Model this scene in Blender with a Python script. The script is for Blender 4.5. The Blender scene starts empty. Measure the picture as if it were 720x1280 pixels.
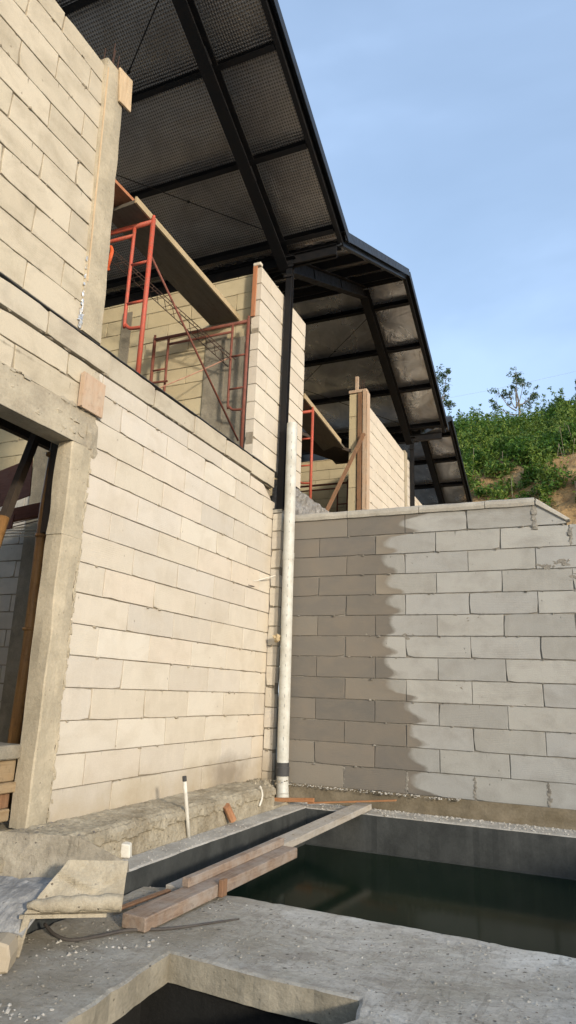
import bpy, bmesh, math, random
from mathutils import Vector, Matrix, noise
from mathutils.geometry import tessellate_polygon
random.seed(7)
S = bpy.context.scene
COL = S.collection
V = Vector
R = math.radians

# ------------------------------------------------------------------ object helpers
class MB:
    """collects faces, then links them as ONE mesh object"""
    def __init__(s): s.v = []; s.f = []; s.m = []
    def add(s, vs, fs, mi=0):
        o = len(s.v); s.v += [tuple(v) for v in vs]
        s.f += [tuple(i + o for i in f) for f in fs]; s.m += [mi] * len(fs)
    def box(s, a, b, mi=0, ch=0.0):
        """axis-aligned box, optionally with chamfered edges"""
        x0, x1 = sorted((a[0], b[0])); y0, y1 = sorted((a[1], b[1])); z0, z1 = sorted((a[2], b[2]))
        s.hexa([V((x, y, z)) for z in (z0, z1) for (x, y) in ((x0, y0), (x1, y0), (x1, y1), (x0, y1))], mi, ch)
    def hexa(s, P, mi=0, ch=0.0):
        """eight corners: bottom ring then top ring (counter-clockwise seen from above)"""
        if ch <= 0:
            s.add(P, [(3, 2, 1, 0), (4, 5, 6, 7), (0, 1, 5, 4), (1, 2, 6, 5), (2, 3, 7, 6), (3, 0, 4, 7)], mi); return
        bm = bmesh.new(); vs = [bm.verts.new(p) for p in P]
        for f in [(3, 2, 1, 0), (4, 5, 6, 7), (0, 1, 5, 4), (1, 2, 6, 5), (2, 3, 7, 6), (3, 0, 4, 7)]: bm.faces.new([vs[i] for i in f])
        bmesh.ops.bevel(bm, geom=bm.edges[:], offset=ch, segments=1, affect='EDGES')
        bm.verts.index_update()
        s.add([v.co.copy() for v in bm.verts], [[v.index for v in f.verts] for f in bm.faces], mi); bm.free()
    def beam(s, a, b, w, h, up=(0, 0, 1), mi=0, ch=0.0, top=False):
        """rectangular bar from a to b; w across, h along 'up'. top: a-b is the centre of the top face"""
        a = V(a); b = V(b); d = (b - a).normalized(); u = V(up); u = (u - d * u.dot(d)).normalized(); r = d.cross(u)
        if top: a = a - u * h / 2; b = b - u * h / 2
        P = []
        for k in (-1, 1):
            P += [a - r * w / 2 + u * k * h / 2, a + r * w / 2 + u * k * h / 2, b + r * w / 2 + u * k * h / 2, b - r * w / 2 + u * k * h / 2]
        s.hexa(P, mi, ch)
    def weather(s, a, k=1.):
        for i in range(a, len(s.v)):
            p = V(s.v[i]); s.v[i] = tuple(p + V((noise.noise(p * 3.1), noise.noise(p * 2.3 + V((5, 0, 0))) * .3, noise.noise(p * 2.7 + V((0, 9, 0))))) * .006 * k)
    def tube(s, pts, r, n=10, mi=0, cap=True):
        pts = [V(p) for p in pts]; rs = r if isinstance(r, (list, tuple)) else [r] * len(pts)
        vs = []; fs = []; prev = None
        for i, p in enumerate(pts):
            d = (pts[min(i + 1, len(pts) - 1)] - pts[max(i - 1, 0)]).normalized()
            if prev is None: u = d.orthogonal().normalized()
            else: u = (prev - d * prev.dot(d)).normalized()
            prev = u; w = d.cross(u)
            for k in range(n):
                t = 2 * math.pi * k / n; vs.append(p + (u * math.cos(t) + w * math.sin(t)) * rs[i])
        for i in range(len(pts) - 1):
            for k in range(n):
                a = i * n + k; b = i * n + (k + 1) % n; fs.append((a, b, b + n, a + n))
        if cap: fs.append(tuple(range(n - 1, -1, -1))); fs.append(tuple(range((len(pts) - 1) * n, len(pts) * n)))
        s.add(vs, fs, mi)
    def lump(s, c, r, mi=0, sc=(1, 1, 1), sub=1, rough=.35):
        bm = bmesh.new(); bmesh.ops.create_icosphere(bm, subdivisions=sub, radius=1)
        ph = random.random() * 50; vs = []
        for v in bm.verts:
            k = r * (1 + rough * noise.noise(v.co * 1.7 + V((ph, 0, 0))) * 2)
            vs.append(V(c) + V((v.co.x * sc[0], v.co.y * sc[1], v.co.z * sc[2])) * k)
        bm.verts.index_update(); s.add(vs, [[v.index for v in f.verts] for f in bm.faces], mi); bm.free()
    def grid(s, fn, nu, nv, mi=0):
        vs = [fn(i / nu, j / nv) for j in range(nv + 1) for i in range(nu + 1)]
        s.add(vs, [(j * (nu + 1) + i, j * (nu + 1) + i + 1, (j + 1) * (nu + 1) + i + 1, (j + 1) * (nu + 1) + i) for j in range(nv) for i in range(nu)], mi)
    def build(s, name, mats, parent=None, smooth=False, label=None):
        me = bpy.data.meshes.new(name); me.from_pydata(s.v, [], s.f)
        if not isinstance(mats, (list, tuple)): mats = [mats]
        for m in mats: me.materials.append(m)
        me.polygons.foreach_set('material_index', s.m)
        if smooth: me.polygons.foreach_set('use_smooth', [True] * len(s.f))
        me.update(); o = bpy.data.objects.new(name, me); COL.objects.link(o)
        if parent is not None:
            o.parent = parent; o.matrix_parent_inverse = Matrix.Translation(parent_loc(parent)).inverted()
        if label: o['label'] = label
        return o
def parent_loc(p):
    l = V(p.location)
    while p.parent: p = p.parent
    return l if l.length else V(p.location) if False else l
def thing(name, label, cat, loc=(0, 0, 0), group=None):
    o = bpy.data.objects.new(name, None); COL.objects.link(o); o.location = loc; o.empty_display_size = .1
    o['label'] = label; o['category'] = cat
    if group: o['group'] = group
    return o
def tag(o, label, cat, group=None, kind=None):
    if label: o['label'] = label
    if cat: o['category'] = cat
    if group: o['group'] = group
    if kind: o['kind'] = kind
    return o
def struct(o, kind='structure'): o['kind'] = kind; return o

# ------------------------------------------------------------------ material helpers
def newmat(name):
    m = bpy.data.materials.new(name); m.use_nodes = True; nt = m.node_tree
    b = nt.nodes['Principled BSDF']; return m, nt, b
def N(nt, t, **kw):
    n = nt.nodes.new(t)
    for k, v in kw.items():
        if k in n.inputs: n.inputs[k].default_value = v
        else: setattr(n, k, v)
    return n
def L(nt, a, b): nt.links.new(a, b)
def coords(nt): return N(nt, 'ShaderNodeTexCoord').outputs['Object']
def math_(nt, op, a, b=None, c=None):
    n = nt.nodes.new('ShaderNodeMath'); n.operation = op
    for i, x in enumerate((a, b, c)):
        if x is None: continue
        if isinstance(x, (int, float)): n.inputs[i].default_value = x
        else: L(nt, x, n.inputs[i])
    return n.outputs[0]
def nz(nt, vec, scale, detail=6, rough=.6, dist=0, out='Fac'):
    n = N(nt, 'ShaderNodeTexNoise', Scale=scale, Detail=detail, Roughness=rough, Distortion=dist); L(nt, vec, n.inputs['Vector']); return n.outputs[out]
def ramp(nt, fac, stops):
    n = nt.nodes.new('ShaderNodeValToRGB'); e = n.color_ramp.elements
    while len(e) > 1: e.remove(e[0])
    for i, (p, c) in enumerate(stops):
        if isinstance(c, (int, float)): c = (c, c, c)
        x = e[0] if i == 0 else e.new(p)
        x.position = p; x.color = (*c, 1)
    L(nt, fac, n.inputs[0]); return n.outputs[0]
def mix(nt, fac, a, b, mode='MIX'):
    n = nt.nodes.new('ShaderNodeMix'); n.data_type = 'RGBA'; n.blend_type = mode
    for sock, x in ((n.inputs['Factor'], fac), (n.inputs['A'], a), (n.inputs['B'], b)):
        if isinstance(x, (int, float)): sock.default_value = x if sock.name == 'Factor' else (x, x, x, 1)
        elif isinstance(x, tuple): sock.default_value = (*x, 1)
        else: L(nt, x, sock)
    return n.outputs['Result']
def bump(nt, b, h, strength=.5, dist=.01, prev=None):
    n = N(nt, 'ShaderNodeBump', Strength=strength, Distance=dist); L(nt, h, n.inputs['Height'])
    if prev: L(nt, prev, n.inputs['Normal'])
    L(nt, n.outputs[0], b.inputs['Normal']); return n.outputs[0]
def mapped(nt, vec, scale):
    n = N(nt, 'ShaderNodeMapping'); n.inputs['Scale'].default_value = scale; L(nt, vec, n.inputs['Vector']); return n.outputs[0]

def concrete(name, c1, c2, dark, scale=3., rough=.9, bstr=.6, stains=.5, pits=True, bdist=.012):
    m, nt, b = newmat(name); co = coords(nt)
    base = ramp(nt, nz(nt, co, scale, 8, .65), [(.38, c1), (.62, c2)])
    st = ramp(nt, nz(nt, mapped(nt, co, (1, 1, .5)), scale * .7, 6, .7, .6), [(.45, 0), (.68, 1)])
    base = mix(nt, math_(nt, 'MULTIPLY', st, stains), base, dark)
    fine = nz(nt, co, 60, 4, .7)
    base = mix(nt, .2, base, ramp(nt, fine, [(.3, tuple(x * .55 for x in c1)), (.7, tuple(min(1, x * 1.25) for x in c2))]), 'MIX')
    if pits:
        vo = N(nt, 'ShaderNodeTexVoronoi', Scale=28.); L(nt, co, vo.inputs['Vector'])
        pit = ramp(nt, vo.outputs['Distance'], [(.05, 0), (.16, 1)])
        gate = ramp(nt, nz(nt, co, 9, 2), [(.5, 1), (.6, 0)])
        pm = math_(nt, 'MAXIMUM', pit, gate)
        base = mix(nt, math_(nt, 'SUBTRACT', 1, pm), base, dark)
    L(nt, base, b.inputs['Base Color']); b.inputs['Roughness'].default_value = rough
    b.inputs['Specular IOR Level'].default_value = .25
    h = math_(nt, 'ADD', nz(nt, co, 7, 6, .65), math_(nt, 'MULTIPLY', nz(nt, co, 45, 5, .7), .45))
    if pits: h = math_(nt, 'ADD', h, math_(nt, 'MULTIPLY', pm, .35))
    bump(nt, b, h, bstr, bdist)
    return m

def aac(name, cols, grime, combs=.5, damp=False, tint=.5, low=None, zph=.19, smear=.5):
    """aerated concrete blocks: colour differs from block to block (random per island)"""
    m, nt, b = newmat(name); co = coords(nt)
    rnd = N(nt, 'ShaderNodeNewGeometry').outputs['Random Per Island']
    base = ramp(nt, rnd, [(i / (len(cols) - 1), c) for i, c in enumerate(cols)])
    # cloudy patches inside a block
    cl = nz(nt, mapped(nt, co, (1, 1, 1.6)), 3.2, 5, .6, .4)
    base = mix(nt, ramp(nt, cl, [(.45, 0), (.75, tint)]), base, grime)
    base = mix(nt, ramp(nt, nz(nt, mapped(nt, co, (1.5, 1.5, .5)), 5.5, 6, .7), [(.5, 0), (.8, .45)]), base, tuple(min(1, x * 1.12) for x in cols[0]))
    fine = nz(nt, co, 110, 3, .7)
    base = mix(nt, .16, base, ramp(nt, fine, [(.25, tuple(x * .6 for x in grime)), (.75, tuple(min(1, x * 1.15) for x in cols[0]))]))
    # saw marks, on some of the blocks only
    sep = N(nt, 'ShaderNodeSeparateXYZ'); L(nt, co, sep.inputs[0])
    wob = nz(nt, co, 2.2, 2)
    w = math_(nt, 'SINE', math_(nt, 'ADD', math_(nt, 'MULTIPLY', sep.outputs[2], 420), math_(nt, 'MULTIPLY', wob, 14)))
    gate = ramp(nt, math_(nt, 'FRACT', math_(nt, 'MULTIPLY', rnd, 7.3)), [(.5, 0), (.62, 1)])
    saw = math_(nt, 'MULTIPLY', math_(nt, 'MULTIPLY', w, gate), ramp(nt, nz(nt, co, 4, 2), [(.4, 0), (.6, 1)]))
    base = mix(nt, math_(nt, 'MULTIPLY', math_(nt, 'MAXIMUM', saw, 0), (.06 * combs * 2)), base, grime)
    # mortar smeared along the bed joints, with short drips below them
    fz = math_(nt, 'FRACT', math_(nt, 'DIVIDE', math_(nt, 'SUBTRACT', sep.outputs[2], zph - 2.), .2))
    dj = math_(nt, 'MINIMUM', fz, math_(nt, 'SUBTRACT', 1., fz))
    sm = ramp(nt, math_(nt, 'ADD', dj, math_(nt, 'MULTIPLY', nz(nt, mapped(nt, co, (1, 1, .4)), 16, 5, .7), .28)), [(.10, 1), (.19, 0)])
    gs = ramp(nt, nz(nt, co, 1.7, 3), [(.45, 0), (.6, 1)])
    base = mix(nt, math_(nt, 'MULTIPLY', math_(nt, 'MULTIPLY', sm, gs), smear), base, tuple(x * .6 for x in grime))
    dt = ramp(nt, fz, [(.72, 0), (.95, 1)])
    dr = ramp(nt, nz(nt, mapped(nt, co, (1, 1, .12)), 38, 3, .6), [(.66, 0), (.7, 1)])
    base = mix(nt, math_(nt, 'MULTIPLY', math_(nt, 'MULTIPLY', dr, dt), smear), base, tuple(x * .5 for x in grime))
    # scattered nicks
    vo = N(nt, 'ShaderNodeTexVoronoi', Scale=9., Randomness=1.); L(nt, mapped(nt, co, (1, 1, .7)), vo.inputs['Vector'])
    nick = ramp(nt, math_(nt, 'ADD', vo.outputs['Distance'], math_(nt, 'MULTIPLY', nz(nt, co, 30, 3), .12)), [(.085, 1), (.12, 0)])
    base = mix(nt, math_(nt, 'MULTIPLY', nick, .55), base, tuple(x * .45 for x in grime))
    rough = .93
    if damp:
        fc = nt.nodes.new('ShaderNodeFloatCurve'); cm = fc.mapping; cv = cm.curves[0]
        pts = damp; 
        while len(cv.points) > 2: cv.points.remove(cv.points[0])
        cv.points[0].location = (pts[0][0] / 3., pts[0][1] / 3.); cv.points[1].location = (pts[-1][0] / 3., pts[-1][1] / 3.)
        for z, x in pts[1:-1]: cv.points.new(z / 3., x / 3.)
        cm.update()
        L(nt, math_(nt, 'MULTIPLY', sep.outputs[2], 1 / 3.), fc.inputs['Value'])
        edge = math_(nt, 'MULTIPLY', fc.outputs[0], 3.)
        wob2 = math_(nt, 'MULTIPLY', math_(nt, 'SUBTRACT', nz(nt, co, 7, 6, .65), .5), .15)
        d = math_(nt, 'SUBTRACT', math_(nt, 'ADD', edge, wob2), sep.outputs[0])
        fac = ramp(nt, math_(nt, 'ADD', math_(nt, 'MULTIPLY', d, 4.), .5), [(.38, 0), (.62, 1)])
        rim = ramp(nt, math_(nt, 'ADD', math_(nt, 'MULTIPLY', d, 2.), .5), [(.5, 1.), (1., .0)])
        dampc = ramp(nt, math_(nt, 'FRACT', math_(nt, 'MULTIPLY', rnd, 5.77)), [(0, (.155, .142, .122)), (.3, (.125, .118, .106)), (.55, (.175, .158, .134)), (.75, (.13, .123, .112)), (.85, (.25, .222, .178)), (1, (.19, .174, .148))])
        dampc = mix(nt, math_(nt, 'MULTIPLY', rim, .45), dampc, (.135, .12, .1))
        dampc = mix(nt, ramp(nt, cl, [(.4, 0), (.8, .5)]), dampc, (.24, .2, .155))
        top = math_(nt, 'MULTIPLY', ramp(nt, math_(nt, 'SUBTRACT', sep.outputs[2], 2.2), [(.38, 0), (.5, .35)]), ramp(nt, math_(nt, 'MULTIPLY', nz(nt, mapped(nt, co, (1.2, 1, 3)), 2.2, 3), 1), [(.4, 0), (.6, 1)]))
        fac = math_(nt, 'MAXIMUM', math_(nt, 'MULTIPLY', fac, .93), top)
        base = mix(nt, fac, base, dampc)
    if low:
        # rising dirt over the lowest course
        g = ramp(nt, math_(nt, 'ADD', sep.outputs[2], math_(nt, 'MULTIPLY', nz(nt, co, 4, 5), .5)), [(.38, .75), (.72, 0)])
        base = mix(nt, g, base, low)
        # sooty smudge near the corner
        dy = math_(nt, 'MULTIPLY', math_(nt, 'ADD', sep.outputs[1], .75), 2.0); dz = math_(nt, 'MULTIPLY', math_(nt, 'SUBTRACT', sep.outputs[2], .3), 5.)
        rr = math_(nt, 'SQRT', math_(nt, 'ADD', math_(nt, 'MULTIPLY', dy, dy), math_(nt, 'MULTIPLY', dz, dz)))
        rr = math_(nt, 'ADD', rr, math_(nt, 'MULTIPLY', math_(nt, 'SUBTRACT', nz(nt, co, 6, 4), .5), 1.2))
        base = mix(nt, ramp(nt, rr, [(.2, .6), (1., 0)]), base, (.16, .13, .10))
    L(nt, base, b.inputs['Base Color']); b.inputs['Roughness'].default_value = rough
    b.inputs['Specular IOR Level'].default_value = .2
    h = math_(nt, 'ADD', math_(nt, 'MULTIPLY', nz(nt, co, 85, 4, .7), .6), nz(nt, co, 9, 4, .6))
    h = math_(nt, 'ADD', h, math_(nt, 'MULTIPLY', saw, .09)); h = math_(nt, 'SUBTRACT', h, math_(nt, 'MULTIPLY', nick, .8))
    bump(nt, b, h, .5, .006)
    return m

def wood(name, c1, c2, axis='x', rough=.8, grime=(.3, .28, .24), gr=.4, scale=1.):
    m, nt, b = newmat(name); co = coords(nt)
    sc = {'x': (1.2, 14, 14), 'y': (14, 1.2, 14), 'z': (14, 14, 1.2)}[axis]
    g = nz(nt, mapped(nt, co, tuple(x * scale for x in sc)), 2.5, 8, .65, 1.2)
    base = ramp(nt, g, [(.3, c1), (.65, c2)])
    base = mix(nt, ramp(nt, nz(nt, co, 6, 8, .75), [(.40, 0), (.62, gr)]), base, grime)
    base = mix(nt, ramp(nt, nz(nt, co, 22, 5, .75), [(.55, 0), (.7, .5)]), base, tuple(x * .5 for x in c1))
    L(nt, base, b.inputs['Base Color']); b.inputs['Roughness'].default_value = rough
    b.inputs['Specular IOR Level'].default_value = .25
    bump(nt, b, g, .5, .006); return m

def paint(name, c, rust=None, amt=.3, rough=.45, metal=0., spec=.5, scale=12):
    m, nt, b = newmat(name); co = coords(nt)
    f = ramp(nt, nz(nt, co, scale, 7, .7), [(.5 - amt * .3, 0), (.62 + (1 - amt) * .15, 1)])
    base = mix(nt, f, c, rust or tuple(x * .6 for x in c))
    L(nt, base, b.inputs['Base Color']); b.inputs['Metallic'].default_value = metal
    L(nt, ramp(nt, f, [(0, rough), (1, min(1, rough + .3))]), b.inputs['Roughness']); b.inputs['Specular IOR Level'].default_value = spec
    bump(nt, b, nz(nt, co, 40, 4), .15, .003); return m

M = {}
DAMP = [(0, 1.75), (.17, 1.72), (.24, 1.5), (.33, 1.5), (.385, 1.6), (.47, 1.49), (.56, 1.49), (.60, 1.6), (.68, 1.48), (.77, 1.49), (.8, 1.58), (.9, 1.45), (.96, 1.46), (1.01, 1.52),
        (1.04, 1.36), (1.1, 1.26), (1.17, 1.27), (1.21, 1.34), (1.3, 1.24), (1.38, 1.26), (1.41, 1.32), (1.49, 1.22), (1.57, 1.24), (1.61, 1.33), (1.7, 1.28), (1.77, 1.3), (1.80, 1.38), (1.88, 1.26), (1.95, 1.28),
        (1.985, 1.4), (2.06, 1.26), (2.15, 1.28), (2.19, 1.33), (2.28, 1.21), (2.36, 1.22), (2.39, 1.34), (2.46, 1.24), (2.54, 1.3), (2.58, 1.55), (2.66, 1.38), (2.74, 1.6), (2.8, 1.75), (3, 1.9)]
M['block_cream'] = aac('block_cream', [(0.593, 0.541, 0.452), (0.536, 0.488, 0.401), (0.624, 0.585, 0.504), (0.51, 0.467, 0.396), (0.572, 0.536, 0.475), (0.593, 0.525, 0.43), (0.489, 0.457, 0.401)], (.42, .365, .28), combs=.6, low=(.36, .29, .19))
M['block_upper'] = aac('block_upper', [(.54, .485, .375), (.47, .415, .315), (.58, .52, .41), (.45, .40, .31)], (.33, .285, .21), combs=.3, tint=.8, zph=.135, smear=1.)
M['block_pale'] = aac('block_pale', [(.62, .57, .48), (.58, .52, .43), (.65, .60, .5), (.56, .51, .43)], (.42, .37, .29), combs=.3, tint=.35, zph=.135)
M['block_ledge'] = aac('block_ledge', [(.52, .47, .37), (.46, .41, .32), (.55, .50, .40), (.43, .39, .31)], (.30, .26, .2), combs=.1, tint=.9, zph=.13, smear=.9)
M['block_room'] = aac('block_room', [(.50, .48, .43), (.45, .43, .39), (.54, .51, .45)], (.33, .31, .27), combs=.1, tint=.6)
M['block_yellow'] = aac('block_yellow', [(.53, .455, .295), (.47, .40, .26), (.57, .495, .33), (.44, .385, .26)], (.34, .285, .19), combs=.2, tint=.45, zph=.135)
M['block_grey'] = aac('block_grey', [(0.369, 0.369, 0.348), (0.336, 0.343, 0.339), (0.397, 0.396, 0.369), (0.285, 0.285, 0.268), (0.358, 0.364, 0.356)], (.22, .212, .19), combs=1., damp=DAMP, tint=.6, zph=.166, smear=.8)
M['mortar'] = concrete('mortar', (.22, .19, .145), (.34, .30, .23), (.13, .11, .085), 9, bstr=.8, stains=.3, pits=False)
M['smear'] = concrete('smear', (.28, .245, .185), (.40, .355, .28), (.2, .17, .13), 9, bstr=.6, stains=.3, pits=False)
M['gap_dark'] = concrete('gap_dark', (.05, .045, .04), (.09, .08, .07), (.03, .03, .025), 9, pits=False)  # near black, stands for the shade in the gap by the post
M['mortar_grey'] = concrete('mortar_grey', (.17, .16, .14), (.29, .275, .24), (.11, .1, .085), 9, bstr=.8, stains=.3, pits=False)
M['column'] = concrete('column', (.34, .30, .22), (.49, .43, .32), (.20, .175, .13), 3.2, stains=.45, bstr=.55)
M['lintel'] = concrete('lintel', (.33, .29, .22), (.47, .42, .32), (.2, .175, .135), 3.5, stains=.5, bstr=.6)
M['footing'] = concrete('footing', (.27, .235, .17), (.42, .375, .285), (.15, .115, .065), 4.2, stains=.75, bstr=.9, bdist=.02)
def slab_mat():
    m, nt, b = newmat('slab'); co = coords(nt)
    big = nz(nt, co, 1.4, 10, .66, .5); med = nz(nt, mapped(nt, co, (1, 1.6, 1)), 6, 9, .74, .3); fin = nz(nt, co, 38, 7, .78)
    c = ramp(nt, big, [(.34, (0.355, 0.336, 0.284)), (.5, (0.484, 0.468, 0.423)), (.66, (0.649, 0.648, 0.610))])
    c = mix(nt, ramp(nt, med, [(.5, 0), (.62, .65)]), c, (0.280, 0.257, 0.220))
    c = mix(nt, ramp(nt, med, [(.30, .7), (.43, 0)]), c, (0.620, 0.620, 0.563))
    c = mix(nt, ramp(nt, fin, [(.52, 0), (.64, .55)]), c, (0.211, 0.203, 0.170))
    c = mix(nt, ramp(nt, fin, [(.34, .45), (.44, 0)]), c, (.55, .54, .50))
    sc = nz(nt, mapped(nt, co, (9, 1.3, 1)), 3, 5, .6, .8)
    c = mix(nt, ramp(nt, sc, [(.56, 0), (.66, .3)]), c, (.16, .145, .12))
    # browner towards the doorway side of the yard
    sx = N(nt, 'ShaderNodeSeparateXYZ'); L(nt, co, sx.inputs[0])
    brown_fac = ramp(nt, math_(nt, 'ADD', math_(nt, 'MULTIPLY', sx.outputs[0], .35), math_(nt, 'MULTIPLY', nz(nt, co, 2.2, 6, .7), .6)), [(.62, .7), (.95, 0)])
    c = mix(nt, brown_fac, c, (.25, .22, .165))
    vo = N(nt, 'ShaderNodeTexVoronoi', Scale=15.); L(nt, co, vo.inputs['Vector'])
    sp = ramp(nt, math_(nt, 'ADD', vo.outputs['Distance'], math_(nt, 'MULTIPLY', nz(nt, co, 40, 4), .35)), [(.25, 1), (.30, 0)])
    c = mix(nt, math_(nt, 'MULTIPLY', sp, .75), c, (.075, .07, .06))
    L(nt, c, b.inputs['Base Color']); b.inputs['Roughness'].default_value = .95; b.inputs['Specular IOR Level'].default_value = .15
    h = math_(nt, 'ADD', math_(nt, 'MULTIPLY', big, 1.5), math_(nt, 'ADD', med, math_(nt, 'MULTIPLY', fin, .55)))
    h = math_(nt, 'SUBTRACT', h, math_(nt, 'MULTIPLY', sp, .3)); bump(nt, b, h, .8, .028); return m
M['slab'] = slab_mat()
M['ledge'] = concrete('ledge', (.34, .32, .28), (.50, .48, .43), (.2, .19, .165), 5, stains=.35, bstr=.9)
M['shaft_shade'] = concrete('shaft_shade', (.012, .012, .011), (.02, .02, .019), (.008, .008, .008), 3., pits=False)  # tank concrete painted near black for the shade inside the manhole
M['tank_dark'] = concrete('tank_dark', (.038, .041, .040), (.066, .07, .068), (.024, .027, .026), 4.2, rough=.6, stains=.5, bstr=.25, pits=False)
M['skirt'] = concrete('skirt', (.14, .115, .075), (.22, .185, .13), (.08, .07, .05), 4, stains=.5, bstr=.8, pits=False)
M['plaster_grey'] = concrete('plaster_grey', (.19, .17, .13), (.30, .27, .21), (.10, .09, .07), 4.5, stains=.5, bstr=.9)
M['rough_grey'] = concrete('rough_grey', (.18, .175, .165), (.38, .37, .35), (.07, .07, .07), 14, stains=.4, bstr=1., bdist=.03)
M['coping'] = concrete('coping', (.33, .31, .265), (.44, .42, .365), (.22, .2, .17), 4, stains=.4, bstr=.5)
M['gravel'] = concrete('gravel', (.30, .28, .24), (.60, .58, .53), (.16, .15, .13), 45, stains=.3, bstr=.6, pits=False)
M['rubble_dark'] = concrete('rubble_dark', (.12, .11, .1), (.26, .24, .21), (.06, .055, .05), 30, stains=.3, bstr=.6, pits=False)
M['trough'] = concrete('trough', (.33, .285, .205), (.50, .445, .34), (.15, .12, .085), 4.5, stains=.5, bstr=.9, bdist=.02)
M['trough_back_shade'] = concrete('trough_back_shade', (.22, .195, .15), (.36, .325, .255), (.12, .1, .08), 5, stains=.5, bstr=.9, bdist=.02)  # trough cement darkened for the shade on the back panel
M['trough_grey'] = concrete('trough_grey', (.23, .23, .225), (.38, .38, .37), (.13, .13, .13), 9, stains=.5, bstr=.9, bdist=.02)
M['steel'] = paint('steel', (.006, .007, .009), (.016, .013, .012), .25, .55, 0, .3)
M['steel_trim'] = paint('steel_trim', (.010, .013, .018), (.02, .022, .026), .3, .45, 0, .4)
M['steel_blue'] = paint('steel_blue', (.035, .045, .06), (.06, .07, .08), .4, .35, 0, .5)
M['red'] = paint('red', (.50, .075, .04), (.30, .10, .06), .45, .5, scale=22)
M['rusty_red'] = paint('rusty_red', (.22, .065, .04), (.12, .045, .03), .6, .6)
M['rust'] = paint('rust', (.035, .022, .018), (.07, .032, .02), .5, .8)
M['pvc'] = paint('pvc', (.56, .57, .53), (.40, .385, .33), .45, .45, scale=7)
M['pvc_mark'] = paint('pvc_mark', (.12, .13, .14), None, .2, .5)
M['rubber'] = paint('rubber', (.035, .036, .038), (.07, .07, .07), .4, .6)
M['hose'] = paint('hose', (.045, .038, .034), (.09, .08, .07), .3, .7)
M['orange'] = paint('orange', (.62, .10, .02), None, .2, .6)
M['cord'] = paint('cord', (.5, .28, .2), None, .2, .8)
M['white'] = paint('white', (.7, .68, .6), (.5, .47, .4), .4, .6)
M['silver'] = paint('silver', (.75, .75, .74), (.4, .4, .38), .4, .3, .8)
M['terracotta'] = concrete('terracotta', (.33, .15, .07), (.46, .25, .14), (.2, .1, .06), 12, stains=.3, pits=False)
M['wood_pale_y'] = wood('wood_pale_y', (.17, .115, .08), (.30, .22, .16), 'y', grime=(.34, .31, .275), gr=.65)
M['wood_grey_y'] = wood('wood_grey_y', (.27, .235, .19), (.42, .38, .32), 'y', grime=(.42, .40, .365), gr=.85)
M['wood_form'] = wood('wood_form', (.50, .36, .22), (.64, .50, .33), 'z', grime=(.44, .34, .22), gr=.5)
M['wood_red'] = wood('wood_red', (.36, .135, .06), (.46, .2, .1), 'z', grime=(.36, .22, .14), gr=.4)
M['wood_brown'] = wood('wood_brown', (.17, .09, .05), (.28, .16, .09), 'z', grime=(.14, .1, .07), gr=.4)
M['wood_plank_dark'] = wood('wood_plank_dark', (.09, .078, .06), (.15, .13, .1), 'y', grime=(.12, .11, .09), gr=.5)
M['wood_edge'] = wood('wood_edge', (.36, .28, .16), (.5, .4, .25), 'y', grime=(.3, .24, .15), gr=.3)
M['wood_pink'] = wood('wood_pink', (.40, .27, .18), (.52, .38, .27), 'z', grime=(.44, .38, .3), gr=.6, scale=.6)
M['ply_brown'] = wood('ply_brown', (.15, .055, .035), (.2, .08, .05), 'x', grime=(.16, .1, .08), gr=.3)
M['wood_tan'] = wood('wood_tan', (.22, .15, .08), (.34, .25, .15), 'y', grime=(.3, .25, .17), gr=.5)
M['bamboo'] = wood('bamboo', (.17, .085, .03), (.30, .17, .065), 'z', .5, grime=(.2, .11, .05), gr=.5)
M['timber_dark'] = wood('timber_dark', (.035, .026, .02), (.06, .045, .034), 'z', grime=(.04, .035, .03), gr=.4)
M['strip_orange'] = wood('strip_orange', (.30, .13, .055), (.44, .22, .10), 'x', grime=(.25, .15, .09), gr=.4)
M['cable_grey'] = paint('cable_grey', (.25, .28, .32), None, .2, .6)
M['roofsheet'] = paint('roofsheet', (.03, .033, .04), (.05, .05, .055), .3, .45, .2)

def foil(name, c, c2, rough, weave, wr):
    m, nt, b = newmat(name); co = coords(nt)
    sep = N(nt, 'ShaderNodeSeparateXYZ'); L(nt, co, sep.inputs[0]); x, y = sep.outputs[0], sep.outputs[1]
    k = 2 * math.pi / .056
    w = math_(nt, 'MULTIPLY', math_(nt, 'SINE', math_(nt, 'MULTIPLY', math_(nt, 'ADD', x, y), k)), math_(nt, 'SINE', math_(nt, 'MULTIPLY', math_(nt, 'SUBTRACT', x, y), k)))
    cl = nz(nt, mapped(nt, co, (1, .7, 1)), 2.1, 5, .6, .8)
    base = mix(nt, ramp(nt, cl, [(.35, 0), (.7, 1)]), c, c2)
    base = mix(nt, math_(nt, 'MULTIPLY', ramp(nt, w, [(.05, 0), (.45, 1)]), weave), base, tuple(q * .35 for q in c))
    L(nt, base, b.inputs['Base Color']); b.inputs['Metallic'].default_value = .75
    L(nt, ramp(nt, cl, [(.3, rough), (.7, rough + .15)]), b.inputs['Roughness'])
    h = math_(nt, 'ADD', math_(nt, 'MULTIPLY', w, weave * .14), math_(nt, 'MULTIPLY', nz(nt, co, 2.6, 5, .55, 1.5), wr))
    bump(nt, b, h, .6, .03); return m
M['foil_weave'] = foil('foil_weave', (.40, .375, .35), (.25, .23, .215), .31, .95, .9)
M['foil_smooth'] = foil('foil_smooth', (.56, .57, .59), (.32, .325, .34), .22, .0, 1.3)

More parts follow.
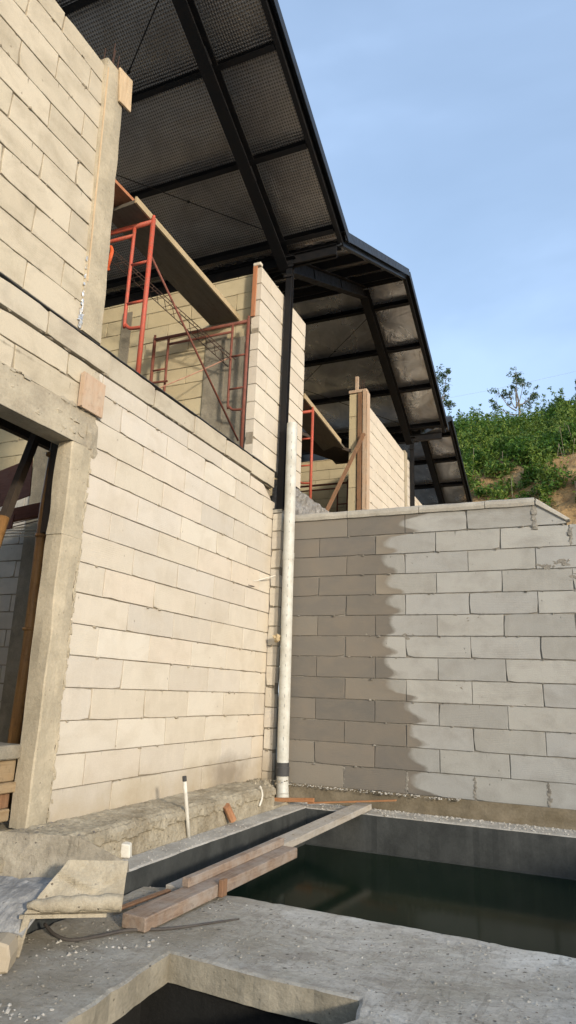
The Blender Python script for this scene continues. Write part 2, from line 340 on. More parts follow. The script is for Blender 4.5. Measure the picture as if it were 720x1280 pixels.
def water_mat():
    m, nt, b = newmat('water'); co = coords(nt)
    L(nt, ramp(nt, nz(nt, co, .9, 4), [(.35, (.004, .011, .007)), (.7, (.010, .018, .010))]), b.inputs['Base Color'])
    b.inputs['Roughness'].default_value = .10; b.inputs['IOR'].default_value = 1.10
    bump(nt, b, nz(nt, co, 3, 2), .03, .01); return m
M['water'] = water_mat()
def soil_mat():
    m, nt, b = newmat('soil'); co = coords(nt)
    c = ramp(nt, nz(nt, mapped(nt, co, (1, 1, .6)), .9, 9, .7, .5), [(.3, (.36, .20, .08)), (.5, (.55, .35, .15)), (.7, (.66, .47, .25))])
    c = mix(nt, ramp(nt, nz(nt, co, 5, 6, .75), [(.5, 0), (.66, .7)]), c, (.16, .09, .04))
    L(nt, c, b.inputs['Base Color']); b.inputs['Roughness'].default_value = .95
    bump(nt, b, nz(nt, co, 3.5, 9, .75), 1., .25); return m
M['soil'] = soil_mat()
M['site_dirt'] = concrete('site_dirt', (.27, .255, .225), (.36, .34, .30), (.2, .19, .165), 1.2)
def leaf_mat(name, cs):
    m, nt, b = newmat(name)
    rnd = N(nt, 'ShaderNodeNewGeometry').outputs['Random Per Island']; co = coords(nt)
    f = math_(nt, 'FRACT', math_(nt, 'ADD', rnd, math_(nt, 'MULTIPLY', nz(nt, co, .55, 3), 1.4)))
    c = ramp(nt, f, [(i / (len(cs) - 1), x) for i, x in enumerate(cs)])
    L(nt, c, b.inputs['Base Color']); b.inputs['Roughness'].default_value = .6; b.inputs['Specular IOR Level'].default_value = .3
    b.inputs['Transmission Weight'].default_value = 0
    t = N(nt, 'ShaderNodeBsdfTranslucent'); L(nt, mix(nt, .5, c, (.10, .16, .02)), t.inputs[0])
    ms = N(nt, 'ShaderNodeMixShader'); ms.inputs[0].default_value = .25
    L(nt, b.outputs[0], ms.inputs[1]); L(nt, t.outputs[0], ms.inputs[2]); L(nt, ms.outputs[0], nt.nodes['Material Output'].inputs[0]); return m
M['leaf'] = leaf_mat('leaf', [(.025, .075, .010), (.05, .13, .016), (.085, .18, .022), (.035, .10, .016), (.13, .21, .028)])
M['leaf_light'] = leaf_mat('leaf_light', [(.10, .18, .025), (.15, .22, .035), (.08, .15, .03), (.19, .24, .04)])
M['leaf_tree'] = leaf_mat('leaf_tree', [(.035, .07, .025), (.06, .10, .035), (.08, .13, .04), (.05, .085, .03)])
M['bark'] = wood('bark', (.14, .11, .08), (.24, .2, .15), 'z')

# ------------------------------------------------------------------ block walls
def block(mb, O, U, Nn, u0, u1, z0, z1, th, gap_h=.004, gap_v=.003, c=.0022, chip=.10, out=0.0, seg=.075, skew=None):
    """one laid block: worn chamfered front edge, jittered outline, its own island"""
    u0 += gap_v / 2 + random.uniform(-.001, .0015); u1 -= gap_v / 2 + random.uniform(-.001, .0015)
    z0 += gap_h / 2 + random.uniform(-.0012, .0015); z1 -= gap_h / 2 + random.uniform(-.0012, .0015)
    if u1 - u0 < .012 or z1 - z0 < .012: return
    cor = [(u0, z0), (u1, z0), (u1, z1), (u0, z1)]
    if skew: cor = skew
    loop = []; nrm = []
    cen = V((sum(p[0] for p in cor) / len(cor), sum(p[1] for p in cor) / len(cor)))
    for i in range(len(cor)):
        a = V(cor[i]); b = V(cor[(i + 1) % len(cor)]); n = max(1, int((b - a).length / seg))
        for k in range(n):
            p = a.lerp(b, k / n); inn = (cen - p); inn = V((math.copysign(min(1, abs(inn.x) / .05), inn.x), math.copysign(min(1, abs(inn.y) / .05), inn.y)))
            j = random.uniform(0, .0018)
            if random.random() < chip * .35: j += random.uniform(.002, .007)
            if k == 0 and random.random() < chip: j += random.uniform(.004, .013)
            loop.append(p + inn * j); nrm.append(inn)
    off = out + random.uniform(-.0018, .0018); tilt = random.uniform(-.002, .002)
    W = lambda p, d: O + U * p.x + V((0, 0, p.y)) + Nn * d
    n = len(loop)
    front = [W(p + q * c, off + tilt * (p.x - cen.x)) for p, q in zip(loop, nrm)]
    mid = [W(p, off - c + tilt * (p.x - cen.x)) for p in loop]
    back = [W(p, -th) for p in loop]
    fs = [tuple(range(n)), tuple(range(3 * n - 1, 2 * n - 1, -1))]
    for i in range(n):
        k = (i + 1) % n
        fs += [(i, i + n, k + n, k), (i + n, i + 2 * n, k + 2 * n, k + n)]
    flip = U.cross(V((0, 0, 1))).dot(Nn) < 0
    if flip: fs = [tuple(reversed(f)) for f in fs]
    mb.add(front + mid + back, fs, 0)

def rows_of(z0, z1, h=.2, start=None):
    out = []; z = z0
    while z < z1 - .01: out.append((z, min(z + h, z1))); z += h
    return out
def block_wall(name, O, U, Nn, u0, u1, rows, th, mats, parent=None, phase=None, label=None, cut=None, squeeze=30, gap_h=.005, gap_v=.004, chip=.1, extra=None, backing=True):
    """rows: (z0, z1); phase(i) -> a joint position for row i"""
    O = V(O); U = V(U); Nn = V(Nn); mb = MB()
    for i, (z0, z1) in enumerate(rows):
        ph = phase(i) if phase else (.3 if i % 2 else 0.)
        ks = [u0]; k = ph + .6 * math.ceil((u0 - ph + .03) / .6)
        while k < u1 - .03: ks.append(k); k += .6
        ks.append(u1)
        for a, b in zip(ks, ks[1:]):
            if cut and cut(a, b, z0, z1): continue
            block(mb, O, U, Nn, a, b, z0, z1, th, gap_h, gap_v, chip=chip)
    za, zb = rows[0][0], rows[-1][1]
    W = lambda u, z, d: O + U * u + V((0, 0, z)) + Nn * d
    if backing:
        e = .008
        P = [W(u0 + e, za + e, -.011), W(u1 - e, za + e, -.011), W(u1 - e, za + e, -th + .008), W(u0 + e, za + e, -th + .008)]
        P += [p + V((0, 0, zb - za - 2 * e)) for p in P]
        if U.cross(V((0, 0, 1))).dot(Nn) < 0: P = [P[i] for i in (1, 0, 3, 2, 5, 4, 7, 6)]
        mb.hexa(P, 1)
    for _ in range(squeeze):   # mortar squeezed out of the bed joints
        z = random.choice(rows)[0]; u = random.uniform(u0 + .05, u1 - .05)
        mb.lump(W(u, z + random.uniform(-.006, .002), .0), random.uniform(.004, .010), 2, (random.uniform(1, 2.6), random.uniform(1, 2.6), 1.), rough=.6)
    if extra: extra(mb, W)
    return mb.build(name, list(mats) + [M['smear'] if mats[1] != M['mortar_grey'] else M['mortar_grey']], parent, label=label)

# ================================================================== HOUSE 1
AX, AY, AZ = V((1, 0, 0)), V((0, 1, 0)), V((0, 0, 1))
h1 = thing('unfinished_house', 'nearest unfinished block house with concrete door frame and black steel roof', 'house', (0, 0, 0))
bw = lambda *a, **k: block_wall(*a, **k)
# big lower facade wall (x = 0), rows from 0.19 to 2.99, running bond measured off the photograph
rows = [(2.99 - .2 * (k + 1), 2.99 - .2 * k) for k in range(13, -1, -1)]
def lw_extra(mb, W):
    # nicks of mortar smeared beside the column
    block(mb, V((0, 0, 0)), AY, AX, -2.985, -2.945, 2.99, 3.135, .1)
bw('facade_wall', (0, 0, 0), AY, AX, -2.99, -.0, rows, .1, [M['block_cream'], M['mortar']], h1,
   phase=lambda i: (-2.1 if (13 - i) % 2 == 0 else -2.4), squeeze=70, extra=lw_extra, gap_h=.0042, gap_v=.0045)
# course over the lintel and over the wall, up to the ledge beam
bw('lintel_course', (0, 0, 0), AY, AX, -6.0, -3.05, [(2.80, 2.97), (2.97, 3.135)], .1, [M['block_upper'], M['mortar']], h1,
   phase=lambda i: (-3.3 if i else -3.14), squeeze=25, gap_h=.0048, gap_v=.005, chip=.25)
bw('top_course', (0, 0, 0), AY, AX, -2.94, -.62, [(2.99, 3.135)], .1, [M['block_cream'], M['mortar']], h1, phase=lambda i: -2.4, squeeze=10,
   extra=lambda mb, W: (block(mb, V((0, 0, 0)), AY, AX, -.6, -.1, 2.99, 3.13, .06, skew=[(-.6, 2.993), (-.11, 2.993), (-.30, 3.112), (-.6, 3.118)]), mb.box((-.1, -.62, 2.99), (-.065, .0, 3.13), 1)), gap_h=.0048, gap_v=.005)
mb = MB(); mb.lump((-.03, -3.0, 3.06), .08, 0, (.5, 1, 1), 2, .3); mb.box((-.1, -3.06, 2.78), (-.006, -2.93, 3.13)); mb.build('mortar_fill', M['lintel'], h1)
mb = MB()
ys = [-6.0, -5.4, -4.72, -4.1, -3.52, -2.9, -2.32, -1.72, -1.15, -.6, -.05]
for a, b in zip(ys, ys[1:]):
    block(mb, V((.004 + random.uniform(-.004, .005), 0, 0)), AY, AX, a, b, 3.150 + random.uniform(-.008, .006), 3.321 - random.uniform(0, .008), .13, .006, .004, chip=.25, out=.0)
mb.box((-.09, -6, 3.136), (-.028, -.06, 3.149), 1)
for _ in range(26):
    y = random.uniform(-5.9, -.1); mb.lump((.0, y, 3.145), random.uniform(.006, .014), 1, (.7, 2.5, .6), rough=.7)
mb.build('ledge_beam', [M['block_ledge'], M['mortar']], h1)
mb = MB()  # thin dark strip with a ragged edge along the ledge top
def strip_pt(u, v):
    y = -6.0 + 5.95 * u; return V((-.08 + .088 * v + (.006 * noise.noise(V((y * 6, 0, 3))) if v == 1 else 0), y, 3.324 + .003 * noise.noise(V((y * 5, v, 0)))))
mb.grid(strip_pt, 160, 2); mb.grid(lambda u, v: strip_pt(u, 1) + V((0, 0, .006 * (1 - v))), 160, 1)
mb.grid(lambda u, v: strip_pt(u, v) + V((0, 0, .006)), 160, 2); mb.build('dark_strip', M['rubber'], h1)
# concrete door column with stepped reveal, slightly irregular
def rough_prism(mb, prof, path_axis, a, b, n, amp=.004, mi=0):
    """extrude a closed 2-D outline (list of xy) along z from a to b with small waviness"""
    rings = []
    for k in range(n + 1):
        z = a + (b - a) * k / n
        rings.append([V((x + amp * noise.noise(V((x * 9, y * 9, z * 4))) * 2, y + amp * noise.noise(V((y * 9 + 7, x * 9, z * 4))) * 2, z)) for x, y in prof])
    m = len(prof); vs = [p for r in rings for p in r]; fs = []
    for k in range(n):
        for i in range(m):
            j = (i + 1) % m; fs.append((k * m + i, k * m + j, (k + 1) * m + j, (k + 1) * m + i))
    fs.append(tuple(range(m - 1, -1, -1))); fs.append(tuple(n * m + i for i in range(m)))
    mb.add(vs, fs, mi)
mb = MB()
rough_prism(mb, [(.012, -3.155), (.014, -3.075), (.012, -3.005), (-.0, -2.995), (-.12, -2.995), (-.12, -3.165), (-.06, -3.168), (.004, -3.164)], 2, .20, 1.93, 26, .006)
rough_prism(mb, [(.010, -3.160), (.012, -3.075), (.010, -2.998), (-.0, -2.99), (-.12, -2.99), (-.12, -3.172), (-.06, -3.174), (.002, -3.17)], 2, 1.932, 2.558, 12, .005)
for _ in range(260):
    z = random.uniform(.22, 2.6); mb.lump((.003 + random.uniform(-.003, .002), -2.988 + random.gauss(0, .008), z), random.uniform(.006, .014), 0, (.45, .8, 2.4), rough=.6)
mb.build('column', M['column'], h1, label='grey concrete column beside the dark doorway')
# lintel beam: wavy edges, cracked joint at the column
mb = MB()
def lint(u, v):
    y = -6 + u * 3.02; zb = 2.56; zt = 2.80 + .015 * noise.noise(V((y * 3, 0, 0)))
    return V((.006 + .006 * noise.noise(V((y * 4, v * 3, 1))), y, zb + (zt - zb) * v + (.006 * noise.noise(V((y * 7, 4, v))) if v in (0, 1) else 0)))
mb.grid(lint, 120, 8)
mb.box((-.16, -6, 2.5605), (-.004, -2.981, 2.79))
for _ in range(26):
    mb.lump((.006, random.uniform(-4.6, -3.0), random.choice((2.80, 2.62, 2.7))), random.uniform(.01, .022), 0, (.4, 1.5, .8), rough=.7)
mb.lump((.004, -3.0, 2.66), .07, 0, (.25, .8, 1.5), 2, .4); mb.lump((.0, -2.97, 2.55), .05, 0, (.3, .7, 1.2), 2, .4); mb.lump((.0, -2.985, 2.99), .06, 0, (.25, .6, 1.6), 2, .4)
mb.build('lintel', M['lintel'], h1, smooth=False)
# further end of the doorway (out of the picture)
mb = MB(); mb.box((-.12, -5.75, .2), (.01, -5.56, 2.56)); mb.build('column', M['column'], h1)
bw('side_wall', (0, 0, 0), AY, AX, -6.1, -5.76, rows_of(.2, 2.56), .1, [M['block_cream'], M['mortar']], h1, squeeze=0)
# upper wall
bw('upper_wall', (0, 0, 0), AY, AX, -6.1, -3.235, rows_of(3.335, 5.5), .1, [M['block_upper'], M['mortar']], h1, phase=lambda i: (-3.45 if i % 2 else -3.75), squeeze=90, gap_h=.0048, gap_v=.005, chip=.28)
# upper column: rough cast concrete
mb = MB(); rough_prism(mb, [(.02, -3.232), (.024, -3.12), (.02, -3.03), (-.0, -3.02), (-.13, -3.02), (-.13, -3.235), (0, -3.238)], 2, 3.335, 5.56, 30, .006)
for i_, v_ in enumerate(mb.v): mb.v[i_] = (v_[0], v_[1] - .04 * (v_[2] - 3.33), v_[2])
mb.build('upper_column', M['column'], h1, label='bare concrete column above the ledge')
mb = MB()
for (x, y) in ((.0, -3.25), (-.03, -3.21), (.0, -3.19), (-.09, -3.25)): mb.tube([(x, y, 5.5), (x + .004, y + .003, 5.74 + random.uniform(-.05, .04))], .005, 6)
mb.build('rebar', M['rust'], h1)
mb = MB()   # strip of formwork on column head
mb.hexa([V(q) for q in [(.026, -3.165, 5.30), (.044, -3.165, 5.30), (.044, -3.03, 5.32), (.026, -3.03, 5.32), (.026, -3.205, 5.58), (.044, -3.205, 5.58), (.044, -3.05, 5.60), (.026, -3.05, 5.60)]], 0, .002)
mb.beam((.024, -3.243, 3.7), (.024, -3.305, 5.48), .006, .012, (0, 1, 0))
mb.build('formwork_board', M['wood_form'], h1, label='pale formwork board on the head of the upper column')
mb = MB()
mb.hexa([V(q) for q in [(.016, -3.17, 2.80), (.034, -3.17, 2.80), (.034, -2.945, 2.80), (.016, -2.945, 2.80), (.016, -3.17, 3.055), (.034, -3.17, 3.055), (.034, -2.945, 3.05), (.016, -2.945, 3.05)]], 0, .002)
mb.box((.013, -3.18, 2.80), (.05, -3.172, 3.04)); mb.build('formwork_board', M['wood_pink'], h1, label='square pinkish board nailed where beam and column meet')
mb = MB()   # crumpled silver tape in the joint
for k in range(26):
    z = 3.42 + k * .018; mb.lump((.012, -3.243 + .012 * math.sin(k * 1.7), z), .011 + .01 * (k < 3), 0, (.4, 1, 1.3), rough=.9)
for k in range(8): mb.lump((.012, -3.25, 3.36 + k * .012), .024 - k * .002, 0, (.4, 1, 1), rough=.9)
mb.build('sealing_tape', M['silver'], h1)
# pilaster under the steel post
bw('pilaster', (0, -.06, 0), AX, -AY, .003, .115, [(.10, .26)] + rows_of(.26, 2.86), .1, [M['block_cream'], M['mortar']], h1, phase=lambda i: 5, squeeze=14, gap_h=.007, chip=.2)
mb = MB(); mb.box((.0, -.058, 2.862), (.108, .04, 2.90)); mb.build('post_pad', M['coping'], h1)
# pier standing on the ledge, end formwork strip
bw('pier', (0, 0, 0), AY, AX, -.6, .68, rows_of(3.335, 5.55), .1, [M['block_pale'], M['mortar']], h1, phase=lambda i: (-.05 if i % 2 else .25), squeeze=10, gap_h=.007, chip=.15)
mb = MB(); mb.box((-.10, -.622, 4.93), (-.052, -.604, 5.55), 0, .002); mb.build('formwork_board', M['wood_red'], h1, label='reddish formwork strip on the end of the block pier')
mb = MB(); mb.box((-.105, -.618, 5.555), (-.012, -.56, 5.595), 0, .006); mb.build('pier_cap', M['block_pale'], h1)
# party wall with a cast column
pw = bw('party_wall', (0, -.5, 0), AX, -AY, -4.6, -.105, rows_of(3.325, 5.55), .1, [M['block_yellow'], M['mortar']], h1, phase=lambda i: (-.35 if i % 2 else -.05), squeeze=30, gap_h=.0048, gap_v=.005, chip=.2,
   cut=lambda a, b, z0, z1: False)
mb = MB(); rough_prism(mb, [(-.70, -.52), (-.44, -.52), (-.44, -.46), (-.70, -.46)], 2, 3.32, 4.86, 14, .0015)
mb.build('party_column', M['plaster_grey'], h1); mb = MB(); mb.box((-1.92, -.514, 3.33), (-1.78, -.44, 5.4)); mb.build('party_column', M['plaster_grey'], h1)
mb = MB()
def pl(u, v):
    x = -.44 + .335 * u; z = 3.325 + 1.45 * v; return V((x, -.512 - .002 * noise.noise(V((x * 5, z * 5, 3))), z))
mb.grid(pl, 10, 30); mb.build('plaster_patch', M['plaster_grey'], h1)
# floor slab of the upper storey and lower room
mb = MB(); mb.box((-1.5, -6.1, 3.12), (-.135, -.39, 3.30)); mb.build('floor_slab', M['plaster_grey'], h1)
mb = MB(); mb.box((-.16, -.389, 2.9), (-.115, .06, 3.33)); mb.build('gap_backing', M['gap_dark'], h1)  # dark box behind the gap, shade put into its colour
bw('room_wall', (0, -.5, 0), AX, -AY, -4.6, -.12, rows_of(.19, 3.32), .1, [M['block_room'], M['mortar']], h1, phase=lambda i: (-2.2 if i % 2 else -1.9), squeeze=30, gap_h=.01, gap_v=.008,
   cut=lambda a, b, z0, z1: False)
mb = MB(); mb.box((-2.98, -.55, .2), (-2.72, -.512, 4.9)); mb.tube([(-2.66, -.53, 1.7), (-2.63, -.56, 2.2), (-2.67, -.53, 2.8)], .012); mb.build('room_column', M['plaster_grey'], h1)
bw('rear_wall', (-4.6, 0, 0), AY, AX, -6.1, -.5, rows_of(.19, 3.1), .1, [M['block_upper'], M['mortar']], h1, squeeze=0)
mb = MB(); mb.box((-4.7, -6.2, .1), (0, -6.102, 3.1)); mb.build('end_wall', M['plaster_grey'], h1)
mb = MB(); mb.box((-4.7, -6.1, .08), (-.13, -.39, .185)); mb.build('room_floor', M['footing'], h1)
# footing in front of the facade: crumbling mortar top, stained side
mb = MB()
def foot_top(u, v):
    y = -6.2 + 5.6 * u; x = .0 + .39 * v
    n1 = noise.noise(V((x * 7, y * 5, 0))); n2 = noise.noise(V((x * 25, y * 22, 5)))
    return V((x, y, .200 + .018 * v + .007 * n1 + .009 * n2 + .006 * noise.noise(V((x * 60, y * 55, 2))) - (.012 if v > .95 else 0) + (.012 * (1 - v))))
mb.grid(foot_top, 420, 22)
def foot_side(u, v):
    y = -6.2 + 5.6 * u; z = .195 * (1 - v) + .01 * v
    k = noise.noise(V((y * 3.1, z * 6, 2))); k2 = noise.noise(V((y * 14, z * 20, 9)))
    lump = .018 * max(0, k) * (1 - v) ** 2 + .007 * k2 * (1.6 - v) + .006 * noise.noise(V((y * 40, z * 50, 4))) + (.014 if v < .32 + .1 * k2 else 0)
    x = .39 - .0 + lump + .012 * v
    if v == 0: return foot_top(u, 1) 
    return V((x, y, z))
mb.grid(foot_side, 520, 18)
mb.grid(lambda u, v: V((.39 * (1 - v), -.6 + .03 * noise.noise(V((u * 4, v * 5, 1))), foot_top(1, 1 - v).z * (1 - u) + .03 * u)), 8, 12)
for _ in range(26): mb.lump((random.uniform(.03, .36), -.6 + random.uniform(-.05, .06), random.uniform(.1, .215)), random.uniform(.02, .045), 0, rough=.5)
mb.box((0.0, -.6, -.1), (.17, -.061, .12)); mb.box((-.1, -.62, 0), (-.002, .0, .189))
mb.build('footing', M['footing'], h1, smooth=False)

# ------------------------------------------------------------------ roofs
SL = .485
def zroof(d): return 6.17 + SL * d
def make_roof(house, y_eave_near, x_edge, foilmat, near_foil, xa=-7.2, dx=0.0, rods=True):
    """gable roof: eaves at y_eave_near and y_eave_near+6.17, ridge between; the steel lies at real depth"""
    y0 = y_eave_near; half = 3.085
    def zz(y):
        d = min(abs(y - y0), abs(y0 + 2 * half - y)); return 6.17 + SL * d
    mb = MB()
    for (ya, yb) in ((y0 - .02, y0 + half), (y0 + half, y0 + 2 * half + .06)):
        n = int((x_edge - xa) / .04)
        vs = []
        for i in range(n + 1):
            x = xa + (x_edge - xa) * i / n; w = .012 * (1 if i % 4 in (0, 1) else -1)
            for y in (ya, yb):
                d = y - y0 if y <= y0 + half else y0 + 2 * half - y
                vs.append(V((x, y, 6.17 + SL * d + .03 + w)))
        mb.add(vs, [(2 * i, 2 * i + 2, 2 * i + 3, 2 * i + 1) for i in range(n)])
    roof = mb.build('roof', M['roofsheet'], house)
    def slope_piece(ya, yb, fm):
        mb = MB(); k = [0.0]
        s = 1 if yb > ya else -1
        pj = [.12, .98, 1.83, 2.63, 3.06]
        stops = [0.0] + pj
        def f(u, v):
            x = xa + (x_edge - .03 - xa) * u; d = v * half; y = (y0 + d) if s > 0 else (y0 + 2 * half - d)
            # sag between purlins
            t = 0.
            for a, b in zip(stops, stops[1:]):
                if a <= d <= b: t = (d - a) / (b - a)
            sag = .045 * math.sin(math.pi * t) * (.6 + .5 * noise.noise(V((x * .9, d * 1.3, y0)))) + .012 * noise.noise(V((x * 3, d * 4, y0 + 3)))
            return V((x, y, 6.17 + SL * d + .004 - max(0, sag) * .8))
        mb.grid(f, 150, 60)
        mb.build('insulation_foil', fm, roof, smooth=True)
    slope_piece(0, 1, near_foil); slope_piece(1, 0, foilmat)
    # purlins: C section
    for s in (0, 1):
        for d in (.10, .96, 1.80, 2.60, 3.02):
            y = y0 + d if s == 0 else y0 + 2 * half - d
            z = 6.17 + SL * d - .008
            mb = MB(); up = V((0, -SL if s == 0 else SL, 1)).normalized()
            along = V((0, 1, SL)).normalized() if s == 0 else V((0, -1, SL)).normalized()
            c = V((0, y, z))
            def bar(off_up, off_al, w, h):
                a = c + up * off_up + along * off_al
                mb.beam((xa, a.y, a.z), (x_edge - .05, a.y, a.z), w, h, up)
            bar(-.062, 0, .006, .116); bar(-.004, .025, .052, .005); bar(-.12, .025, .052, .005)
            mb.build('purlin', M['steel'], roof)
    # extra close-set purlins on the near slope of the further roofs
    # rafters: I section, two frames
    for xr in (dx + .0, dx - 3.6):
        for s in (0, 1):
            mb = MB()
            y_a = y0 - .02 if s == 0 else y0 + 2 * half + .02; y_b = y0 + half
            a = V((xr, y_a, 6.17 - .235)); b = V((xr, y_b, 6.17 + SL * half - .235))
            up = V((0, -SL if s == 0 else SL, 1)).normalized()
            mb.beam(a, b, .008, .17, up); mb.beam(a + up * .085, b + up * .085, .13, .01, up); mb.beam(a - up * .085, b - up * .085, .13, .01, up)
            # splice plates and bolts
            for t in (.32, .66):
                p = a.lerp(b, t); mb.beam(p - (b - a).normalized() * .08, p + (b - a).normalized() * .08, .03, .15, up)
            mb.build('rafter', M['steel'], roof)
    # verge trim along the gable edge: channel with a folded flashing on it
    for s in (0, 1):
        y_a = y0 - .03 if s == 0 else y0 + 2 * half + .06
        a = V((x_edge, y_a, 6.17 - .07 - .0)); b = V((x_edge, y0 + half, 6.17 + SL * half - .07))
        up = V((0, -SL if s == 0 else SL, 1)).normalized()
        mb = MB(); mb.beam(a, b, .012, .125, up); mb.beam(a - up * .06 + V((-.022, 0, 0)), b - up * .06 + V((-.022, 0, 0)), .045, .008, up)
        mb.build('verge_channel', M['steel_blue'] if s == 0 else M['steel'], roof)
        mb = MB(); o = V((.018, 0, 0))
        mb.beam(a + up * .075 + o, b + up * .075 + o, .10, .008, up); mb.beam(a + up * .03 + o + V((.048, 0, 0)), b + up * .03 + o + V((.048, 0, 0)), .006, .11, up)
        mb.build('verge_flashing', M['steel_trim'], roof)
    # eave beams
    for y in (y0 + .015, y0 + 2 * half - .015):
        mb = MB(); mb.beam((xa, y, 6.17 - .19), (x_edge - .06, y, 6.17 - .19), .006, .13); mb.beam((xa, y, 6.17 - .125), (x_edge - .06, y, 6.17 - .125), .06, .006); mb.beam((xa, y, 6.17 - .255), (x_edge - .06, y, 6.17 - .255), .06, .006)
        mb.build('eave_beam', M['steel'], roof)
    # bracing rods
    if rods:
        for (xa_, da, xb_, db, s) in ((-3.5, .4, -.1, 2.6, 1), (-3.5, 2.6, -.1, .4, 1), (-3.5, .4, -.1, 2.6, 0), (-3.5, 2.6, -.1, .4, 0)):
            ya = y0 + 2 * half - da if s else y0 + da; yb = y0 + 2 * half - db if s else y0 + db
            mb = MB(); mb.tube([(xa_ + dx, ya, 6.17 + SL * da - .19), (xb_ + dx, yb, 6.17 + SL * db - .19)], .006, 6)
            t = .78; p = V((xa_ + dx, ya, 6.17 + SL * da - .19)).lerp(V((xb_ + dx, yb, 6.17 + SL * db - .19)), t)
            mb.lump(p, .02, 0, rough=0.1)
            mb.build('tie_rod', M['steel'], roof)
    return roof
roof1 = make_roof(h1, -6.17, .715, M['foil_weave'], M['foil_weave'])
def post(house, x, y, z0, z1):
    mb = MB(); w = .036
    mb.box((x - w, y - w, z0), (x + w, y - w + .008, z1)); mb.box((x - w, y + w - .008, z0), (x + w, y + w, z1)); mb.box((x - .004, y - w + .009, z0), (x + .004, y + w - .009, z1))
    mb.box((x - w + .001, y - w + .009, z0), (x - w + .009, y + w - .009, z1)); mb.box((x - .07, y - .06, z0), (x + .07, y + .06, z0 + .012)); mb.box((x - .08, y - .08, z1), (x + .08, y + .08, z1 + .012))
    for zz_ in (z1 - .12, z1 - .25):
        mb.box((x - .06, y - .055, zz_), (x + .06, y - .046, zz_ + .03))
    return mb.build('steel_post', M['steel'], house)
post(h1, .065, .0, 2.90, 5.99)
post(h1, -3.6, .0, 3.3, 5.99); post(h1, .0, -6.17, 3.3, 5.99)

# ================================================================== HOUSE 2 (behind) and HOUSE 3
h2 = thing('unfinished_house', 'second unfinished house behind the grey block wall, with a tall block pier', 'house', (0, 6.17, 0))
P2 = -.0
roof2 = make_roof(h2, 0.0, .70, M['foil_smooth'], M['foil_smooth'], dx=.0)
roof2.name = 'roof'
bw('pier', (0, 0, 0), AY, AX, 3.32, 5.72, rows_of(2.95, 5.55), .1, [M['block_pale'], M['mortar']], h2, phase=lambda i: (3.6 if i % 2 else 3.9), squeeze=40, gap_h=.0048, gap_v=.005, chip=.25)
mb = MB(); rough_prism(mb, [(.006, 5.74), (.006, 5.92), (-.1, 5.92), (-.1, 5.74)], 2, 2.9, 5.6, 10, .004); mb.build('pier_column', M['column'], h2)
bw('pier', (0, 0, 0), AY, AX, 5.93, 6.25, rows_of(2.95, 5.5), .1, [M['block_cream'], M['mortar']], h2, phase=lambda i: 9, squeeze=4)
bw('pier_end', (0, 3.30, 0), AX, -AY, -.30, -.165, rows_of(2.95, 5.75, .6), .08, [M['block_yellow'], M['mortar']], h2, phase=lambda i: 9, squeeze=6)
mb = MB(); mb.box((-.30, 3.275, 5.752), (-.0, 3.38, 5.80)); mb.box((-.20, 3.30, 5.8), (-.15, 3.34, 6.05)); mb.box((-.06, 3.262, 2.95), (-.001, 3.30, 5.78), 0, .003); mb.box((.0025, 3.26, 2.95), (.022, 3.40, 5.75), 0, .003)
mb.build('formwork_board', M['wood_pink'], h2, label='boards of the open column formwork at the end of the pier')
mb = MB(); mb.beam((-.11, 3.285, 2.95), (-.11, 3.285, 5.74), .07, .02, (0, 1, 0)); mb.build('formwork_board', M['wood_brown'], h2, label='brown inner formwork board')
mb = MB()
for x in (-.12, -.09, -.06): mb.tube([(x, 3.33, 5.75), (x, 3.33, 5.98)], .006, 6)
mb.build('rebar', M['rust'], h2)
bw('party_wall', (0, 5.67, 0), AX, -AY, -4.6, -.11, rows_of(3.33, 5.55), .1, [M['block_yellow'], M['mortar']], h2, squeeze=10, gap_h=.0048, gap_v=.005)
mb = MB()
def sill(u, v):
    y = .12 + 3.13 * u; z = 2.3 + 1.02 * v; return V((.0 + .03 * noise.noise(V((y * 8, z * 8, 0))) + .012 * noise.noise(V((y * 30, z * 30, 0))), y, z + (.012 * noise.noise(V((y * 9, 0, 0))) if v == 1 else 0)))
mb.grid(sill, 90, 40); mb.box((-.10, .12, 2.3), (-.04, 3.25, 3.3)); mb.build('sill_wall', M['rough_grey'], h2, label='rough grey rendered sill below the opening')
mb = MB(); mb.box((-4.6, .69, 3.12), (-.125, 6.1, 3.30)); mb.build('floor_slab', M['plaster_grey'], h2)
bw('rear_wall', (-4.6, 0, 0), AY, AX, 0, 6.17, rows_of(3.33, 5.5), .1, [M['block_yellow'], M['mortar']], h2, squeeze=0)
post(h2, .045, 6.17, 2.95, 5.99)
h3 = thing('unfinished_house', 'farthest unfinished house, only its dark gable roof showing above the wall', 'house', (-.46, 12.3, 0))
roof3 = make_roof(h3, 6.17, .24, M['foil_smooth'], M['foil_smooth'], xa=-5.5, dx=-.46, rods=False)
bw('facade_wall', (-.46, 0, 0), AY, AX, 6.4, 12.3, rows_of(2.6, 5.5), .1, [M['block_cream'], M['mortar']], h3, squeeze=0)
post(h3, -.40, 12.34, 2.6, 5.99)
for t in (h2, h3): pass

# ================================================================== GREY BOUNDARY WALL (y = 0)
bwall = thing('boundary_wall', 'grey block wall with dark damp half and pale dry half beside the white pipe', 'wall', (1.6, 0, 0))
